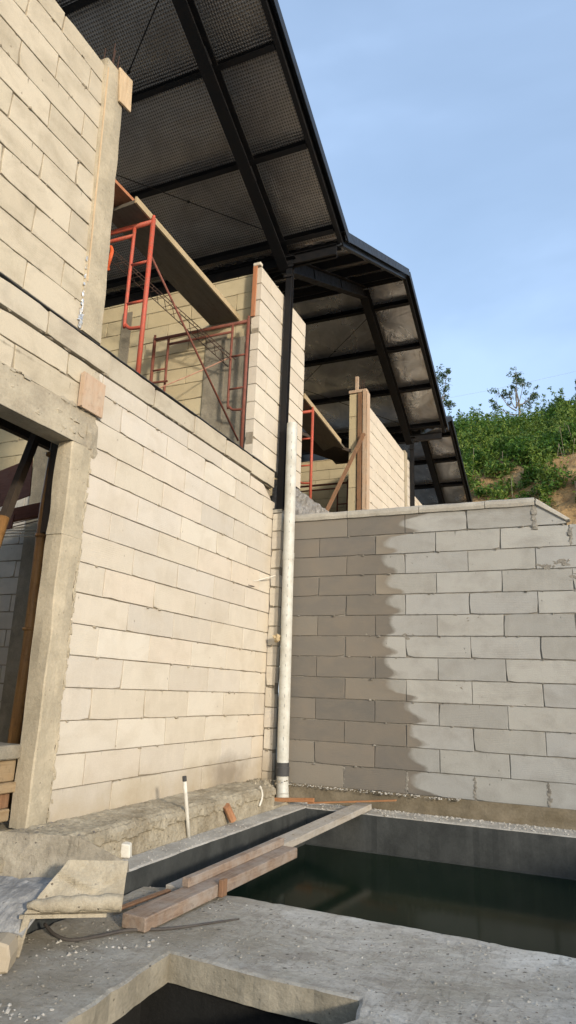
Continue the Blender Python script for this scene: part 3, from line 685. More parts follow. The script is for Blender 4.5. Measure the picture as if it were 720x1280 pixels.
# rows from .166 up; joints at .526 + .6n (A) and .226 + .6n (B); course 0 is the top one
rr = [(2.766 - .2 * (k + 1), 2.766 - .2 * k) for k in range(12, -1, -1)]
def rw_cut(a, b, z0, z1): return z1 > 2.6 and a > 2.6
def rw_extra(mb, W):
    block(mb, V((0, 0, 0)), AX, -AY, 2.63, 2.93, 2.566, 2.76, .1, skew=[(2.64, 2.571), (2.915, 2.571), (2.875, 2.62), (2.70, 2.762), (2.64, 2.762)])
    # smeared mortar, wide perpends
    for (x, z0, z1, w) in ((2.632, 2.55, 2.79, .03), (2.93, 2.40, 2.54, .022), (.826, .17, .36, .010), (1.426, .17, .36, .016), (2.026, .17, .36, .016), (2.626, .17, .36, .018)):
        n = int((z1 - z0) / .018)
        for k in range(n): mb.lump(W(x + random.uniform(-.006, .006), z0 + (z1 - z0) * k / n, -.001), w * random.uniform(.6, 1.1), 1, (1, .35, 1.1), rough=.7)
    for (x, z, r, n) in ((2.72, 2.19, .018, 16), (2.85, 2.22, .022, 14), (2.95, 2.08, .022, 16), (1.44, 1.575, .016, 12), (2.03, 1.72, .016, 9), (2.35, .98, .014, 8), (1.9, 1.12, .012, 6), (1.0, 1.55, .01, 5)):
        for k in range(n): mb.lump(W(x + random.gauss(0, .035), z + random.gauss(0, .014), -.002), r * random.uniform(.4, 1), 1, (1.5, .3, 1), rough=.7)
def rphase(i): return .526 if (12 - i) % 2 else .226
o = bw('block_courses', (0, 0, 0), AX, -AY, .125, 4.7, rr, .1, [M['block_grey'], M['mortar_grey']], bwall, phase=rphase, cut=rw_cut, squeeze=110, gap_h=.005, gap_v=.004, chip=.16, extra=rw_extra, backing=False)
mb = MB(); mb.box((.133, .011, .17), (4.69, .092, 2.558)); mb.box((.133, .011, 2.558), (2.62, .092, 2.76)); mb.build('mortar_bed', M['mortar_grey'], bwall)
# rounded mortar coping
mb = MB()
xs = [.13, .83, 1.57, 2.2, 2.645]
for a, b in zip(xs, xs[1:]):
    n = 24
    prof = [(-.018, 2.770), (-.024, 2.80), (-.014, 2.832), (.015, 2.852), (.07, 2.856), (.108, 2.84), (.118, 2.80), (.11, 2.77)]
    rings = []
    for k in range(n + 1):
        x = a + .003 + (b - a - .006) * k / n
        dz = -.018 + .035 * (x / 2.6) * .0
        rings += [V((x, y + .004 * noise.noise(V((x * 8, y * 20, a))), z + dz * .5 + .005 * noise.noise(V((x * 6, z * 10, 7))))) for y, z in prof]
    m_ = len(prof); fs = [(k * m_ + i, k * m_ + (i + 1) % m_, (k + 1) * m_ + (i + 1) % m_, (k + 1) * m_ + i) for k in range(n) for i in range(m_)]
    fs += [tuple(range(m_ - 1, -1, -1)), tuple(n * m_ + i for i in range(m_))]
    mb.add(rings, fs)
# sloping coping over the cut block
mb.hexa([V(q) for q in [(2.65, -.02, 2.768), (2.90, -.02, 2.600), (2.90, .11, 2.600), (2.65, .11, 2.768), (2.655, -.012, 2.828), (2.94, -.012, 2.612), (2.94, .10, 2.612), (2.655, .10, 2.828)]], 0, .006)
mb.build('coping', M['coping'], bwall)
mb = MB()   # wet skirt under the wall
def skirt(u, v):
    x = .13 + 4.5 * u; return V((x, -.026 + .012 * noise.noise(V((x * 6, v * 2, 0))) - .02 * v, .172 * (1 - v) + .02 * v))
mb.grid(skirt, 160, 6); mb.build('skirting', M['skirt'], bwall)

# ================================================================== GROUND, TANK, SLABS
def loop_noise(pts, step=.035, amp=.006, closed=True, chips=.0):
    out = []
    for i in range(len(pts)):
        a = V(pts[i]); b = V(pts[(i + 1) % len(pts)]); n = max(1, int((b - a).length / step)); d = (b - a).normalized(); nn = V((d.y, -d.x))
        for k in range(n):
            p = a.lerp(b, k / n); am = amp if k else 0
            w = noise.noise(V((p.x * 9, p.y * 9, 0))) + .6 * noise.noise(V((p.x * 31, p.y * 31, 4)))
            if noise.noise(V((p.x * 4, p.y * 4, 11))) > .28: w -= chips / max(amp, 1e-4)
            out.append(p + nn * am * w)
    return out
def shrink(loop, d):
    n = len(loop); out = []
    for i in range(n):
        t = (loop[(i + 1) % n] - loop[i - 1]); t = t.normalized() if t.length > 1e-9 else V((1, 0)); out.append(loop[i] + V((-t.y, t.x)) * d)
    return out
def plate(name, outer, holes, z, th, mats, lip=.014, drop=.007, mi_side=1, parent=None, side_amp=.004):
    """flat cast slab with worn edges; outer runs counter-clockwise, holes clockwise"""
    mb = MB(); inner_loops = []
    for lp in [outer] + holes:
        ins = shrink(lp, lip); n = len(lp); zz_ = z
        vs = [V((p.x, p.y, zz_)) for p in ins] + [V((p.x, p.y, zz_ - drop)) for p in lp] + [V((p.x + side_amp * noise.noise(V((p.x * 20, p.y * 20, 8))), p.y + side_amp * noise.noise(V((p.x * 20, p.y * 20, 1))), z - th)) for p in shrink(lp, .004)]
        fs0 = [(i, i + n, (i + 1) % n + n, (i + 1) % n) for i in range(n)]
        fs1 = [(i + n, i + 2 * n, (i + 1) % n + 2 * n, (i + 1) % n + n) for i in range(n)]
        mb.add(vs, fs0, 0); o_ = len(mb.v) - 3 * n
        mb.f += [tuple(i + o_ for i in f) for f in fs1]; mb.m += [mi_side] * len(fs1)
        inner_loops.append([V((p.x, p.y, zz_)) for p in ins])
    tri = tessellate_polygon(inner_loops); flat = [v for lp in inner_loops for v in lp]
    fs = []
    for t in tri:
        a, b, c = (flat[i] for i in t)
        fs.append(tuple(t) if (b - a).cross(c - a).z > 0 else tuple(reversed(t)))
    mb.add(flat, fs, 0)
    return struct(mb.build(name, mats, parent))
ZS = -.07
# near slab with the manhole opening
slab_out = loop_noise([(.625, -9.), (5.2, -9.), (5.2, -2.80), (2.9, -2.79), (1.8, -2.76), (.9, -2.745), (.625, -2.86)], .04, .012, chips=.012)
hole = loop_noise([(1.30, -3.62), (1.75, -3.66), (2.155, -3.665), (2.19, -3.82), (2.14, -3.9), (2.16, -4.9), (1.385, -4.9)], .035, .007, chips=.004)
# holes are traced clockwise seen from above
def area(l): return sum(l[i - 1].x * l[i].y - l[i].x * l[i - 1].y for i in range(len(l)))
if area(slab_out) < 0: slab_out.reverse()
if area(hole) > 0: hole.reverse()
M['slab_side'] = concrete('slab_side', (.25, .225, .17), (.37, .335, .26), (.13, .115, .085), 5, stains=.5, bstr=.8)
M['ledge_side'] = M['tank_dark']
plate('concrete_slab', slab_out, [hole], ZS, .115, [M['slab'], M['slab_side']])
# ledges round the tank
l1 = loop_noise([(.40, -9.), (.605, -9.), (.60, -.60), (.60, -.345), (.40, -.345)], .05, .007, chips=.006)
if area(l1) < 0: l1.reverse()
plate('tank_ledge', l1, [], .028, .36, [M['ledge'], M['tank_dark']])
l2 = loop_noise([(.35, -.345), (4.6, -.345), (4.6, .0), (.35, .0)], .05, .006, chips=.004)
l2 = [V((p.x, max(p.y, -.6))) for p in l2]
if area(l2) < 0: l2.reverse()
plate('tank_ledge', l2, [], .022, .36, [M['ledge'], M['tank_dark']])
mb = MB(); mb.box((.172, -.6, -.1), (.395, -.03, .045)); mb.box((0.02, -.0605, -.1), (.17, -.0, .05)); struct(mb.build('tank_corner', M['footing']))
# tank shell below the ledges
mb = MB()
mb.box((.50, -9, -1.4), (.585, -.33, -.33)); mb.box((.585, -.33, -1.4), (4.6, -.25, -.33)); mb.box((4.5, -2.9, -1.4), (4.6, -.33, .02)); mb.box((.585, -2.95, -1.4), (4.5, -2.87, -.19)); mb.box((.5, -9, -1.5), (5, .0, -1.4))
mb.box((.605, -.359, -.29), (4.5, -.332, -.272)); 
struct(mb.build('tank_shell', M['tank_dark']))
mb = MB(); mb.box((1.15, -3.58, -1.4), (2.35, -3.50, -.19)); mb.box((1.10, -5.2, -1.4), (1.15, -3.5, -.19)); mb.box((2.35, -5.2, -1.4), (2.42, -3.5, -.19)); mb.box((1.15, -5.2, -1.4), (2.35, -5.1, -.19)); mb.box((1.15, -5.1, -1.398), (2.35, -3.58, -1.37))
struct(mb.build('manhole_shaft', M['shaft_shade']))
mb = MB(); mb.add([V((.58, -2.88, -.278)), V((4.52, -2.88, -.278)), V((4.52, -.30, -.278)), V((.58, -.30, -.278))], [(0, 1, 2, 3)]); struct(mb.build('water', M['water']))
# the ground beyond, one sheet to the horizon with an opening over the tank
go = [V((-400, -400)), V((400, -400)), V((400, 600)), V((-400, 600))]; gh = [V((.5, -8.8)), V((.5, -.1)), V((4.55, -.1)), V((4.55, -8.8))]
mb = MB(); tri = tessellate_polygon([[V((p.x, p.y, 0)) for p in go], [V((p.x, p.y, 0)) for p in gh]]); fl = [V((p.x, p.y, -.13)) for p in go + gh]
mb.add(fl, [tuple(t) if (fl[t[1]] - fl[t[0]]).cross(fl[t[2]] - fl[t[0]]).z > 0 else tuple(reversed(t)) for t in tri]); struct(mb.build('ground', M['site_dirt']))
# unseen low wall, added to keep the low sun off part of the slab
shade_wall = bw('block_wall', (5.3, 0, 0), AY, -AX, -14, 2.5, rows_of(-.12, .72), .1, [M['block_grey'], M['mortar_grey']], None, squeeze=0)
tag(shade_wall, 'low block wall added out of view to shade the yard', 'wall')

# ------------------------------------------------------------------ loose rubble
def scatter(name, n, fn, mat, rmin, rmax, flat=.6):
    mb = MB()
    for _ in range(n):
        x, y, z = fn(); r = random.uniform(rmin, rmax) * random.choice((.6, .8, 1, 1.2)); mb.lump((x, y, z + r * flat * .3), r, 0, (1, random.uniform(.7, 1.3), flat), rough=.5)
    return struct(mb.build(name, mat), 'stuff')
def on_slab():
    while True:
        x = random.uniform(.65, 3.6); y = random.uniform(-4.9, -2.85)
        if not (1.25 < x < 2.2 and y < -3.58): return x, y, ZS
scatter('gravel', 1500, on_slab, M['slab'], .002, .007)
scatter('gravel', 700, on_slab, M['rubble_dark'], .0015, .0045)
scatter('gravel', 260, on_slab, M['ledge'], .002, .005)
scatter('gravel', 1300, lambda: (random.uniform(.35, 3.6), random.choice((random.uniform(-.14, -.05), random.uniform(-.345, -.05))), .022), M['gravel'], .002, .010)
scatter('gravel', 260, lambda: (random.uniform(.2, 1.9), random.uniform(-.09, -.03), .165 + random.uniform(-.01, .008)), M['gravel'], .003, .010)
scatter('gravel', 350, lambda: (random.uniform(.42, .59), random.uniform(-3.2, -.4), .028), M['gravel'], .002, .006)
scatter('rubble', 420, lambda: (random.uniform(.02, .37), random.uniform(-3.7, -2.95), .205), M['rubble_dark'], .004, .014)
scatter('rubble', 420, lambda: (random.uniform(.0, .38), random.uniform(-2.9, -.1), .203), M['footing'], .003, .010)
scatter('rubble', 120, lambda: (.02 + abs(random.gauss(0, .08)), random.gauss(-.42, .12), .13 + random.uniform(0, .05)), M['footing'], .01, .028)
scatter('rubble', 34, lambda: (random.uniform(.82, 1.2), random.uniform(-3.95, -3.5), ZS), M['ledge'], .003, .011)
scatter('rubble', 40, lambda: (random.gauss(1.14, .07), random.gauss(-4.42, .07), ZS), M['ledge'], .003, .012)
mb = MB()
for k in range(30):
    a = k * .5; mb.lump((2.19 + .02 * math.sin(a), -3.74 - .011 * k, ZS - .02 - random.uniform(0, .05)), random.uniform(.012, .026), 0, rough=.5)
struct(mb.build('rubble', M['slab']), 'stuff')

# ================================================================== PIPES
pipe = thing('drain_pipe', 'tall white plastic drain pipe standing in the corner of the two walls', 'pipe', (.25, -.115, .07))
mb = MB(); mb.tube([(.215, -.11, 3.838), (.215, -.11, 3.842)], .045, 20); mb.build('pipe_mouth', M['pvc_mark'], pipe)
mb = MB(); mb.tube([(.215, -.11, 3.84), (.229, -.112, 2.4), (.250, -.112, .33)], .057, 24)    # printed dashes down the pipe
for k in range(34):
    z = 3.7 - k * .098 + random.uniform(-.01, .01); t = (3.84 - z) / 3.51; cx = .215 + .035 * t
    if .40 < t < .43: continue
    h = random.choice((.012, .022, .03))
    a = R(-66); px, py = cx + .0578 * math.cos(a), -.1115 + .0578 * math.sin(a)
    mb.beam((px, py, z), (px, py, z + h), .004, .0015, (math.cos(a), math.sin(a), 0), 1)
mb.build('pipe_body', [M['pvc'], M['pvc_mark']], pipe)
mb = MB(); mb.tube([(.2290, -.112, 2.405), (.2300, -.112, 2.33)], .0605, 24); mb.build('socket', M['pvc'], pipe, smooth=False)
mb = MB(); mb.tube([(.249, -.112, .36), (.2495, -.112, .32), (.2500, -.112, .315), (.251, -.112, .24)], [.062, .062, .066, .066], 24); mb.build('rubber_coupling', M['rubber'], pipe)
mb = MB(); mb.tube([(.251, -.115, .26), (.258, -.12, .16), (.270, -.135, .08)], [.056, .058, .058], 24); mb.tube([(.270, -.135, .08), (.274, -.14, .04)], [.061, .061], 24); mb.build('pipe_foot', M['pvc'], pipe, smooth=False)
mb = MB(); mb.lump((.155, -.155, 1.53), .035, 0, (1.1, .9, 1), 2, .5); tag(mb.build('mortar_lump', M['wood_edge']), 'small brown lump stuck on the white drain pipe at mid height', 'lump')
mb = MB(); mb.tube([(.09, -.12, 2.17), (.0, -.36, 2.08), (-.005, -.47, 2.07)], .006, 8); tag(mb.build('wire_hook', M['white']), 'thin white wire stub sticking out beside the drain pipe', 'wire')
mb = MB(); mb.tube([(-.01, -.36, 2.02), (.035, -.60, 2.0)], .004, 6); tag(mb.build('rod', M['rust']), 'thin dark nail sticking out of the cream block wall', 'rod')  # thin dark line at the wall, built as a short tube
mb = MB(); mb.tube([(.415, -2.04, .02), (.418, -2.10, .22), (.42, -2.155, .40)], .013, 12); t_ = tag(mb.build('conduit_stub', M['white'], smooth=True), 'thin white plastic stub leaning on the footing, dark open end on top', 'pipe')
mb = MB(); mb.tube([(.42, -2.155, .40), (.42, -2.162, .43)], .015, 12); mb.build('end_cap', M['rubber'], t_)
mb = MB(); pts = [(.41 + .0 * k, -.93 + .05 * math.sin(k / 9 * math.pi), .24 - k * .017) for k in range(10)]; mb.tube(pts, .009, 8); tag(mb.build('conduit_hoop', M['white'], smooth=True), 'short curved white conduit bent out of the footing by the corner', 'pipe')
mb = MB(); mb.tube([(.43, -1.55, .17), (.45, -1.47, .06)], [.028, .03], 8); tag(mb.build('brick_shard', M['terracotta']), 'orange brown fired clay shard leaning on the footing', 'shard')
mb = MB(); mb.hexa([V(q) for q in [(.39, -2.78, .03), (.45, -2.76, .03), (.43, -2.71, .03), (.37, -2.73, .03), (.40, -2.79, .11), (.45, -2.77, .105), (.43, -2.72, .11), (.375, -2.74, .12)]], 0, .006)
tag(mb.build('foam_offcut', M['white']), 'small white block offcut standing behind the mortar trough', 'offcut')

# ================================================================== PLANKS OVER THE TANK
mb = MB(); mb.beam((1.02, -3.50, -.003), (1.098, -1.90, .025), .135, .062, (0, 0, 1), 0, .004, top=True)
t_ = thing('timber_beam', 'thick worn timber lying from the slab out over the dark tank', 'timber', (1.0, -3.4, -.07))
o = mb.build('beam_body', M['wood_pale_y'], t_)
mb = MB(); mb.box((1.122, -2.89, -.052), (1.148, -2.835, .032), 0, .003); mb.build('nailed_cleat', M['wood_brown'], t_, label='short brown block nailed on the side of the timber')
mb = MB(); mb.beam((.995, -3.02, .052), (1.045, -1.90, .073), .045, .046, (0, 0, 1), 0, .004, top=True)
tag(mb.build('timber_batten', M['wood_pale_y']), 'short batten lying on top of the thick timber', 'batten')
mb = MB(); mb.beam((.895, -2.95, -.018), (1.085, -.17, .082), .135, .048, (0, 0, 1), 0, .003, top=True)
for k in range(11):
    t = .45 + .048 * k; p = V((.895, -2.95, -.018)).lerp(V((1.085, -.17, .082)), t); mb.lump((p.x + random.uniform(-.01, .02), p.y, p.z + .001), .008, 1, (1.3, .8, .3))
tag(mb.build('plank', [M['wood_grey_y'], M['mortar']]), 'long pale plank bridging the tank to the ledge of the grey wall', 'plank')
mb = MB(); mb.beam((.80, -3.35, -.05), (.90, -3.02, -.02), .03, .012, (0, 0, 1)); tag(mb.build('wood_splinter', M['wood_brown']), 'thin dark splinter of wood beside the end of the thick timber', 'wood')
mb = MB(); mb.beam((.27, -.33, .055), (.66, -.32, .085), .03, .035, (0, 0, 1), 0, .003); tag(mb.build('wood_strip', M['strip_orange']), 'short orange brown wood piece at the foot of the drain pipe', 'wood')
mb = MB(); mb.beam((.60, -.31, .055), (1.40, -.27, .145), .04, .012, (0, 0, 1), 0, .002); tag(mb.build('wood_strip', M['strip_orange']), 'long thin reddish wood strip lying along the base of the grey wall', 'wood')
mb = MB(); hp = [(.70, -3.72, -.03), (.78, -3.74, -.055), (.87, -3.73, -.064), (.94, -3.63, -.063), (1.0, -3.54, -.058), (1.07, -3.47, -.06), (1.14, -3.41, -.063), (1.22, -3.31, -.064), (1.29, -3.21, -.064), (1.36, -3.10, -.066)]
def smooth_path(p, n=6):
    out = []; p = [V(q) for q in p]
    for i in range(len(p) - 1):
        a, b, c, d = p[max(i - 1, 0)], p[i], p[i + 1], p[min(i + 2, len(p) - 1)]
        for k in range(n):
            t = k / n; out.append(.5 * ((2 * b) + (c - a) * t + (2 * a - 5 * b + 4 * c - d) * t * t + (3 * b - a - 3 * c + d) * t ** 3))
    return out + [p[-1]]
hs = smooth_path(hp); mb.tube(hs, [.0035 + .004 * min(1, (len(hs) - i) / 20) for i in range(len(hs))], 8)
tag(mb.build('hose', M['hose'], smooth=True), 'dark flattened hose curling past the end of the thick timber on the slab', 'hose')

# mortar trough, bent and caked with cement
tr = thing('mortar_trough', 'broken cement caked mortar trough lying open between doorway and tank', 'trough', (.8, -3.8, -.05))
def sheet(mb, P, nu=24, nv=12, th=.012, amp=.008, seed=0., mi=0, bulge=0.0):
    """bent sheet between four corners (bl, br, tr, tl) with real thickness"""
    bl, br, trr, tl = (V(p) for p in P); nrm = (br - bl).cross(tl - bl).normalized()
    def f(off, e=0):
        def g(u, v):
            p = bl.lerp(br, u).lerp(tl.lerp(trr, u), v); w = amp * (noise.noise(V((p.x * 9, p.y * 9, p.z * 9 + seed))) + .5 * noise.noise(V((p.x * 30, p.y * 30, p.z * 30 + seed))))
            return p + nrm * (off + w + bulge * math.sin(math.pi * v) * math.sin(math.pi * u))
        return g
    mb.grid(f(th / 2), nu, nv, mi); o0 = len(mb.f); g = f(-th / 2); b0 = len(mb.v) - (nu + 1) * (nv + 1)
    mb.grid(g, nu, nv, mi); b1 = len(mb.v) - (nu + 1) * (nv + 1)
    for i in range(o0, len(mb.f)): mb.f[i] = tuple(reversed(mb.f[i]))
    idx = [j for j in range(nu + 1)] + [(r + 1) * (nu + 1) + nu for r in range(nv)] + [nv * (nu + 1) + nu - 1 - j for j in range(nu)] + [(nv - 1 - r) * (nu + 1) for r in range(nv - 1)]
    n = len(idx)
    for k in range(n):
        a, b = idx[k], idx[(k + 1) % n]; mb.f.append((b0 + a, b1 + a, b1 + b, b0 + b)); mb.m.append(mi)
mb = MB(); sheet(mb, [(.80, -3.97, .085), (1.115, -3.735, .085), (1.065, -3.645, .255), (.86, -3.80, .262)], 34, 22, .022, .007, 3.)
for i_, v_ in enumerate(mb.v):
    p_ = V(v_); q_ = (p_.x - .80) / .3; f_ = abs(((p_.z - .09) / .17) - (.95 - .75 * q_)); f2 = abs(((p_.z - .09) / .17) - (.3 + .5 * abs(q_ - .62) * 2))
    d_ = .012 * max(0, 1 - f_ * 7) - .009 * max(0, 1 - f2 * 6)
    mb.v[i_] = (p_.x + d_ * .6, p_.y - d_ * .8, p_.z)
mb.build('front_panel', M['trough'], tr)
mb = MB(); pa = [V((.815, -3.975, .12)).lerp(V((1.12, -3.745, .125)), k / 12) for k in range(13)]; mb.tube([p + V((0, 0, .004 * math.sin(k * 2))) for k, p in enumerate(pa)], [.012 + .019 * min(1, k / 3) + .0015 * math.sin(k * 1.3) for k in range(13)], 12)
mb.build('rolled_lip', M['trough'], tr, smooth=True)
mb = MB(); mb.beam((.79, -3.985, .078), (1.07, -3.775, .074), .012, .014, (0, 0, 1)); mb.build('edge_strip', M['trough'], tr)
mb = MB(); sheet(mb, [(.30, -3.80, .10), (.93, -3.43, .11), (.93, -3.46, .20), (.30, -3.76, .30)], 8, 4)
mb = MB(); sheet(mb, [(.36, -3.74, .10), (.72, -3.58, .10), (.70, -3.54, .30), (.33, -3.70, .31)], 24, 14, .024, .012, 7.); sheet(mb, [(.7205, -3.582, .10), (.95, -3.47, .165), (.93, -3.45, .195), (.7015, -3.542, .30)], 14, 10, .014, .008, 9.)
mb.build('back_panel', M['trough_back_shade'], tr)
mb = MB(); sheet(mb, [(.42, -4.10, .00), (.82, -3.99, .02), (.86, -3.83, .16), (.42, -3.745, .13)], 26, 18, .012, .016, 5., 0, .03); sheet(mb, [(.55, -3.90, .10), (1.06, -3.70, .09), (.95, -3.50, .14), (.45, -3.72, .12)], 20, 12, .010, .012, 1.)
mb.build('floor_panel', M['trough_grey'], tr)
mb = MB(); mb.beam((.80, -3.99, -.065), (.815, -3.965, .085), .03, .02, (1, -1, 0), 0, .003); mb.build('support_leg', M['trough'], tr)
mb = MB(); block(mb, V((.565, -4.33, 0)), V((.86, .50, 0)).normalized(), V((.50, -.86, 0)).normalized(), 0, .395, ZS, .045, .12, c=.008, chip=.5, seg=.04)
o = mb.build('block_offcut', M['block_cream']); tag(o, 'cream block offcut at the picture edge in front of the trough', 'block')

# ================================================================== DOORWAY CONTENTS
crate = thing('formwork_stack', 'stack of cement crusted timbers and box forms inside the dark doorway', 'timber stack', (-.25, -3.5, .2))
mb = MB(); mb.box((-.36, -4.6, .575), (-.10, -3.135, .655), 0, .008); mb.build('top_beam', M['plaster_grey'], crate)
mb = MB(); mb.box((-.34, -4.6, .45), (-.14, -3.30, .572)); mb.box((-.34, -3.30, .45), (-.14, -3.15, .572), 0, .004); mb.build('box_form', M['wood_tan'], crate)
mb = MB(); mb.box((-.139, -3.42, .47), (-.132, -3.28, .55)); mb.build('box_hole', M['rubber'], crate)
mb = MB(); mb.box((-.36, -4.6, .39), (-.11, -3.15, .447), 0, .006); mb.build('middle_beam', M['wood_tan'], crate)
mb = MB(); mb.box((-.34, -4.6, .305), (-.15, -3.16, .387)); mb.build('lower_board', M['wood_brown'], crate)
mb = MB(); mb.box((-.36, -4.6, .235), (-.12, -3.17, .302), 0, .006); mb.build('bottom_beam', M['wood_tan'], crate)
mb = MB(); mb.tube([(-.45, -2.885, .2), (-.44, -2.87, 1.2), (-.46, -2.865, 2.2), (-.43, -2.85, 3.1)], [.042, .038, .035, .033], 12)
for z in (.7, 1.35, 2.0, 2.6): mb.tube([(-.449, -2.873, z), (-.449, -2.873, z + .02)], .043, 12)
tag(mb.build('bamboo_pole', M['bamboo'], smooth=True), 'upright bamboo pole just inside the doorway beside the column', 'pole')
mb = MB(); mb.beam((-.32, -2.965, 2.0), (-.33, -2.955, 3.1), .06, .05, (0, 1, 0)); tag(mb.build('timber_prop', M['timber_dark']), 'dark upright prop behind the doorway column', 'prop')
def prop(a, b, w, mat, label, name='timber_prop', d=.05):
    mb = MB(); mb.beam(a, b, w, d, (0, 1, 0)); return tag(mb.build(name, mat), label, 'prop')
prop((-.6, -2.88, 2.85), (-.6, -3.10, 2.02), .06, M['timber_dark'], 'upper dark slanting prop in the doorway')
mb = MB(); mb.tube([(-.6, -3.085, 2.10), (-.6, -3.45, .3)], .04, 10); tag(mb.build('bamboo_pole', M['bamboo'], smooth=True), 'slanting orange brown bamboo at the doorway edge', 'pole')
prop((-.9, -3.1, 3.1), (-.95, -3.55, 1.4), .07, M['timber_dark'], 'second dark slanting prop at the far edge of the doorway')
mb = MB()
for x in (-.3, -.72, -1.2): mb.beam((x, -5.4, 3.05), (x, -.6, 3.05), .06, .12, (0, 0, 1))
tag(mb.build('slab_shoring', M['timber_dark']), 'dark timber joists under the floor slab above the doorway', 'shoring')
mb = MB(); mb.beam((-1.9, -1.62, 2.97), (-2.75, -1.58, 2.80), .012, .42, (0, .1, 1)); tag(mb.build('plywood_sheet', M['ply_brown']), 'upper red brown plywood sheet hanging inside the doorway', 'plywood')
mb = MB(); mb.beam((-1.95, -1.72, 2.50), (-2.75, -1.72, 2.46), .012, .16, (0, .1, 1)); tag(mb.build('plywood_sheet', M['ply_brown']), 'narrow red brown plywood strip lower inside the doorway', 'plywood')
mb = MB(); mb.beam((-1.55, -1.1, 2.86), (-3.2, -1.1, 2.70), .06, .14, (0, 0, 1)); tag(mb.build('timber_rail', M['ply_brown']), 'dark red brown rail crossing inside the doorway', 'timber')
for k in range(3):
    mb = MB(); mb.tube([(-1.6, -.9, 2.66 - k * .03), (-2.4, -.9, 2.63 - k * .035), (-3.4, -.9, 2.66 - k * .03)], .006, 6); o = mb.build('cable', M['white']); tag(o, 'pale cable strung across inside the doorway', 'cable', 'pale cables in the doorway')
for k in range(3):
    mb = MB(); mb.tube([(-1.5, -.62, 3.02 - .06 * k), (-2.3, -.7, 2.90 - .03 * k), (-3.5, -.62, 2.82 - .05 * k)], .006, 6); o = mb.build('wire', M['rust']); tag(o, 'thin dark wire drooping across the doorway back wall', 'wire', 'dark wires in the doorway')

# ================================================================== SCAFFOLDS
def scaffold(label, P0, d, w, z0, z1, mat, hook=True, group='scaffold frames', r=.021):
    """walk-through frame: two posts, top bar, inner hairpins, rungs"""
    P0 = V((P0[0], P0[1], 0)); d = V((d[0], d[1], 0)).normalized()
    t = thing('scaffold', label, 'scaffold', (P0.x, P0.y, z0))
    A = lambda u, z: (P0.x + d.x * u, P0.y + d.y * u, z)
    for u in (0, w):
        mb = MB(); mb.tube([A(u, z0), A(u, z1)], r, 10); mb.tube([A(u, z1), A(u, z1 + .03)], r * .7, 8); mb.build('post', mat, t, smooth=True)
    mb = MB(); mb.tube([A(0, z1 - .03), A(w, z1 - .03)], r, 10); mb.build('top_bar', mat, t, smooth=True)
    if hook:
        for s, u0 in ((1, 0), (-1, w)):
            i = u0 + s * .19; zt = z1 - .10; zb = z1 - 1.05
            mb = MB(); pts = [A(i, z1 - .03 - .0), A(i, zb + .12), A(i - s * .02, zb + .05), A(i - s * .07, zb + .01), A(u0 + s * .01, zb)]
            mb.tube(smooth_path(pts, 5), r * .75, 8); mb.build('hairpin', mat, t, smooth=True)
            for z in (z1 - .42, z1 - .80):
                mb = MB(); mb.tube([A(u0, z), A(i, z)], r * .6, 8); mb.build('rung', mat, t, smooth=True)
        mb = MB(); mb.tube([A(.19, z1 - .12), A(w - .19, z1 - .12)], r * .75, 8); mb.build('lower_bar', mat, t, smooth=True)
    return t
scaffold('bright red scaffold frame nearest the upper concrete column', (-.2, -2.31), (-1, -.02), 1.2, 3.31, 4.95, M['red'])
scaffold('rusty scaffold frame against the yellowish wall by the block pier', (-.1, -.66), (-1, 0), 1.2, 3.31, 4.88, M['rusty_red'], r=.019)
mb = MB(); mb.tube([(-.2, -2.31, 4.60), (-.13, -.68, 3.48)], .0105, 8); tag(mb.build('cross_brace', M['rusty_red'], smooth=True), 'thin rusty brace slanting between the red and rusty scaffold frames', 'brace')
mb = MB(); mb.tube([(-1.05, -2.31, 3.95), (-.9, -.7, 4.25)], .0, 3) if False else None
mb = MB(); mb.tube(smooth_path([(-1.7, -1.5, 3.86), (-1.3, -1.1, 3.93), (-.8, -.8, 4.22), (-.31, -.6, 4.50)]), .007, 6); tag(mb.build('cord', M['cord']), 'faded pink cord strung behind the rusty scaffold frame', 'cord')
mb = MB(); mb.tube([(-1.95, -.75, 4.30), (-1.05, -.70, 4.28)], .013, 8); tag(mb.build('scaffold_tube', M['rusty_red']), 'short horizontal rusty tube by the foot of the red frame', 'tube')
mb = MB(); mb.hexa([V(q) for q in [(-.58, -2.50, 4.965), (-.245, -2.52, 4.965), (-.31, -.52, 4.985), (-.66, -.52, 4.985), (-.58, -2.50, 5.0), (-.245, -2.52, 5.0), (-.31, -.52, 5.02), (-.66, -.52, 5.02)]])
t_ = thing('scaffold_plank', 'wide board lying on the scaffold frames with its sunlit long edge painted pale', 'plank', (-.45, -1.5, 5.0))
mb.build('board', M['wood_plank_dark'], t_); mb = MB(); mb.hexa([V(q) for q in [(-.243, -2.53, 4.96), (-.225, -2.53, 4.96), (-.29, -.515, 4.98), (-.308, -.515, 4.98), (-.243, -2.53, 5.02), (-.225, -2.53, 5.02), (-.29, -.515, 5.04), (-.308, -.515, 5.04)]])
mb.build('sunlit_edge', M['wood_edge'], t_)  # pale strip: sunlight on the board's edge put into the colour
mb = MB(); mb.hexa([V(q) for q in [(-.62, -3.6, 5.03), (-.32, -3.6, 5.03), (-.30, -2.46, 5.03), (-.62, -2.46, 5.03), (-.62, -3.6, 5.06), (-.32, -3.6, 5.06), (-.30, -2.46, 5.06), (-.62, -2.46, 5.06)]])
tag(mb.build('scaffold_plank', M['wood_red']), 'reddish brown board end poking out behind the upper column', 'plank')
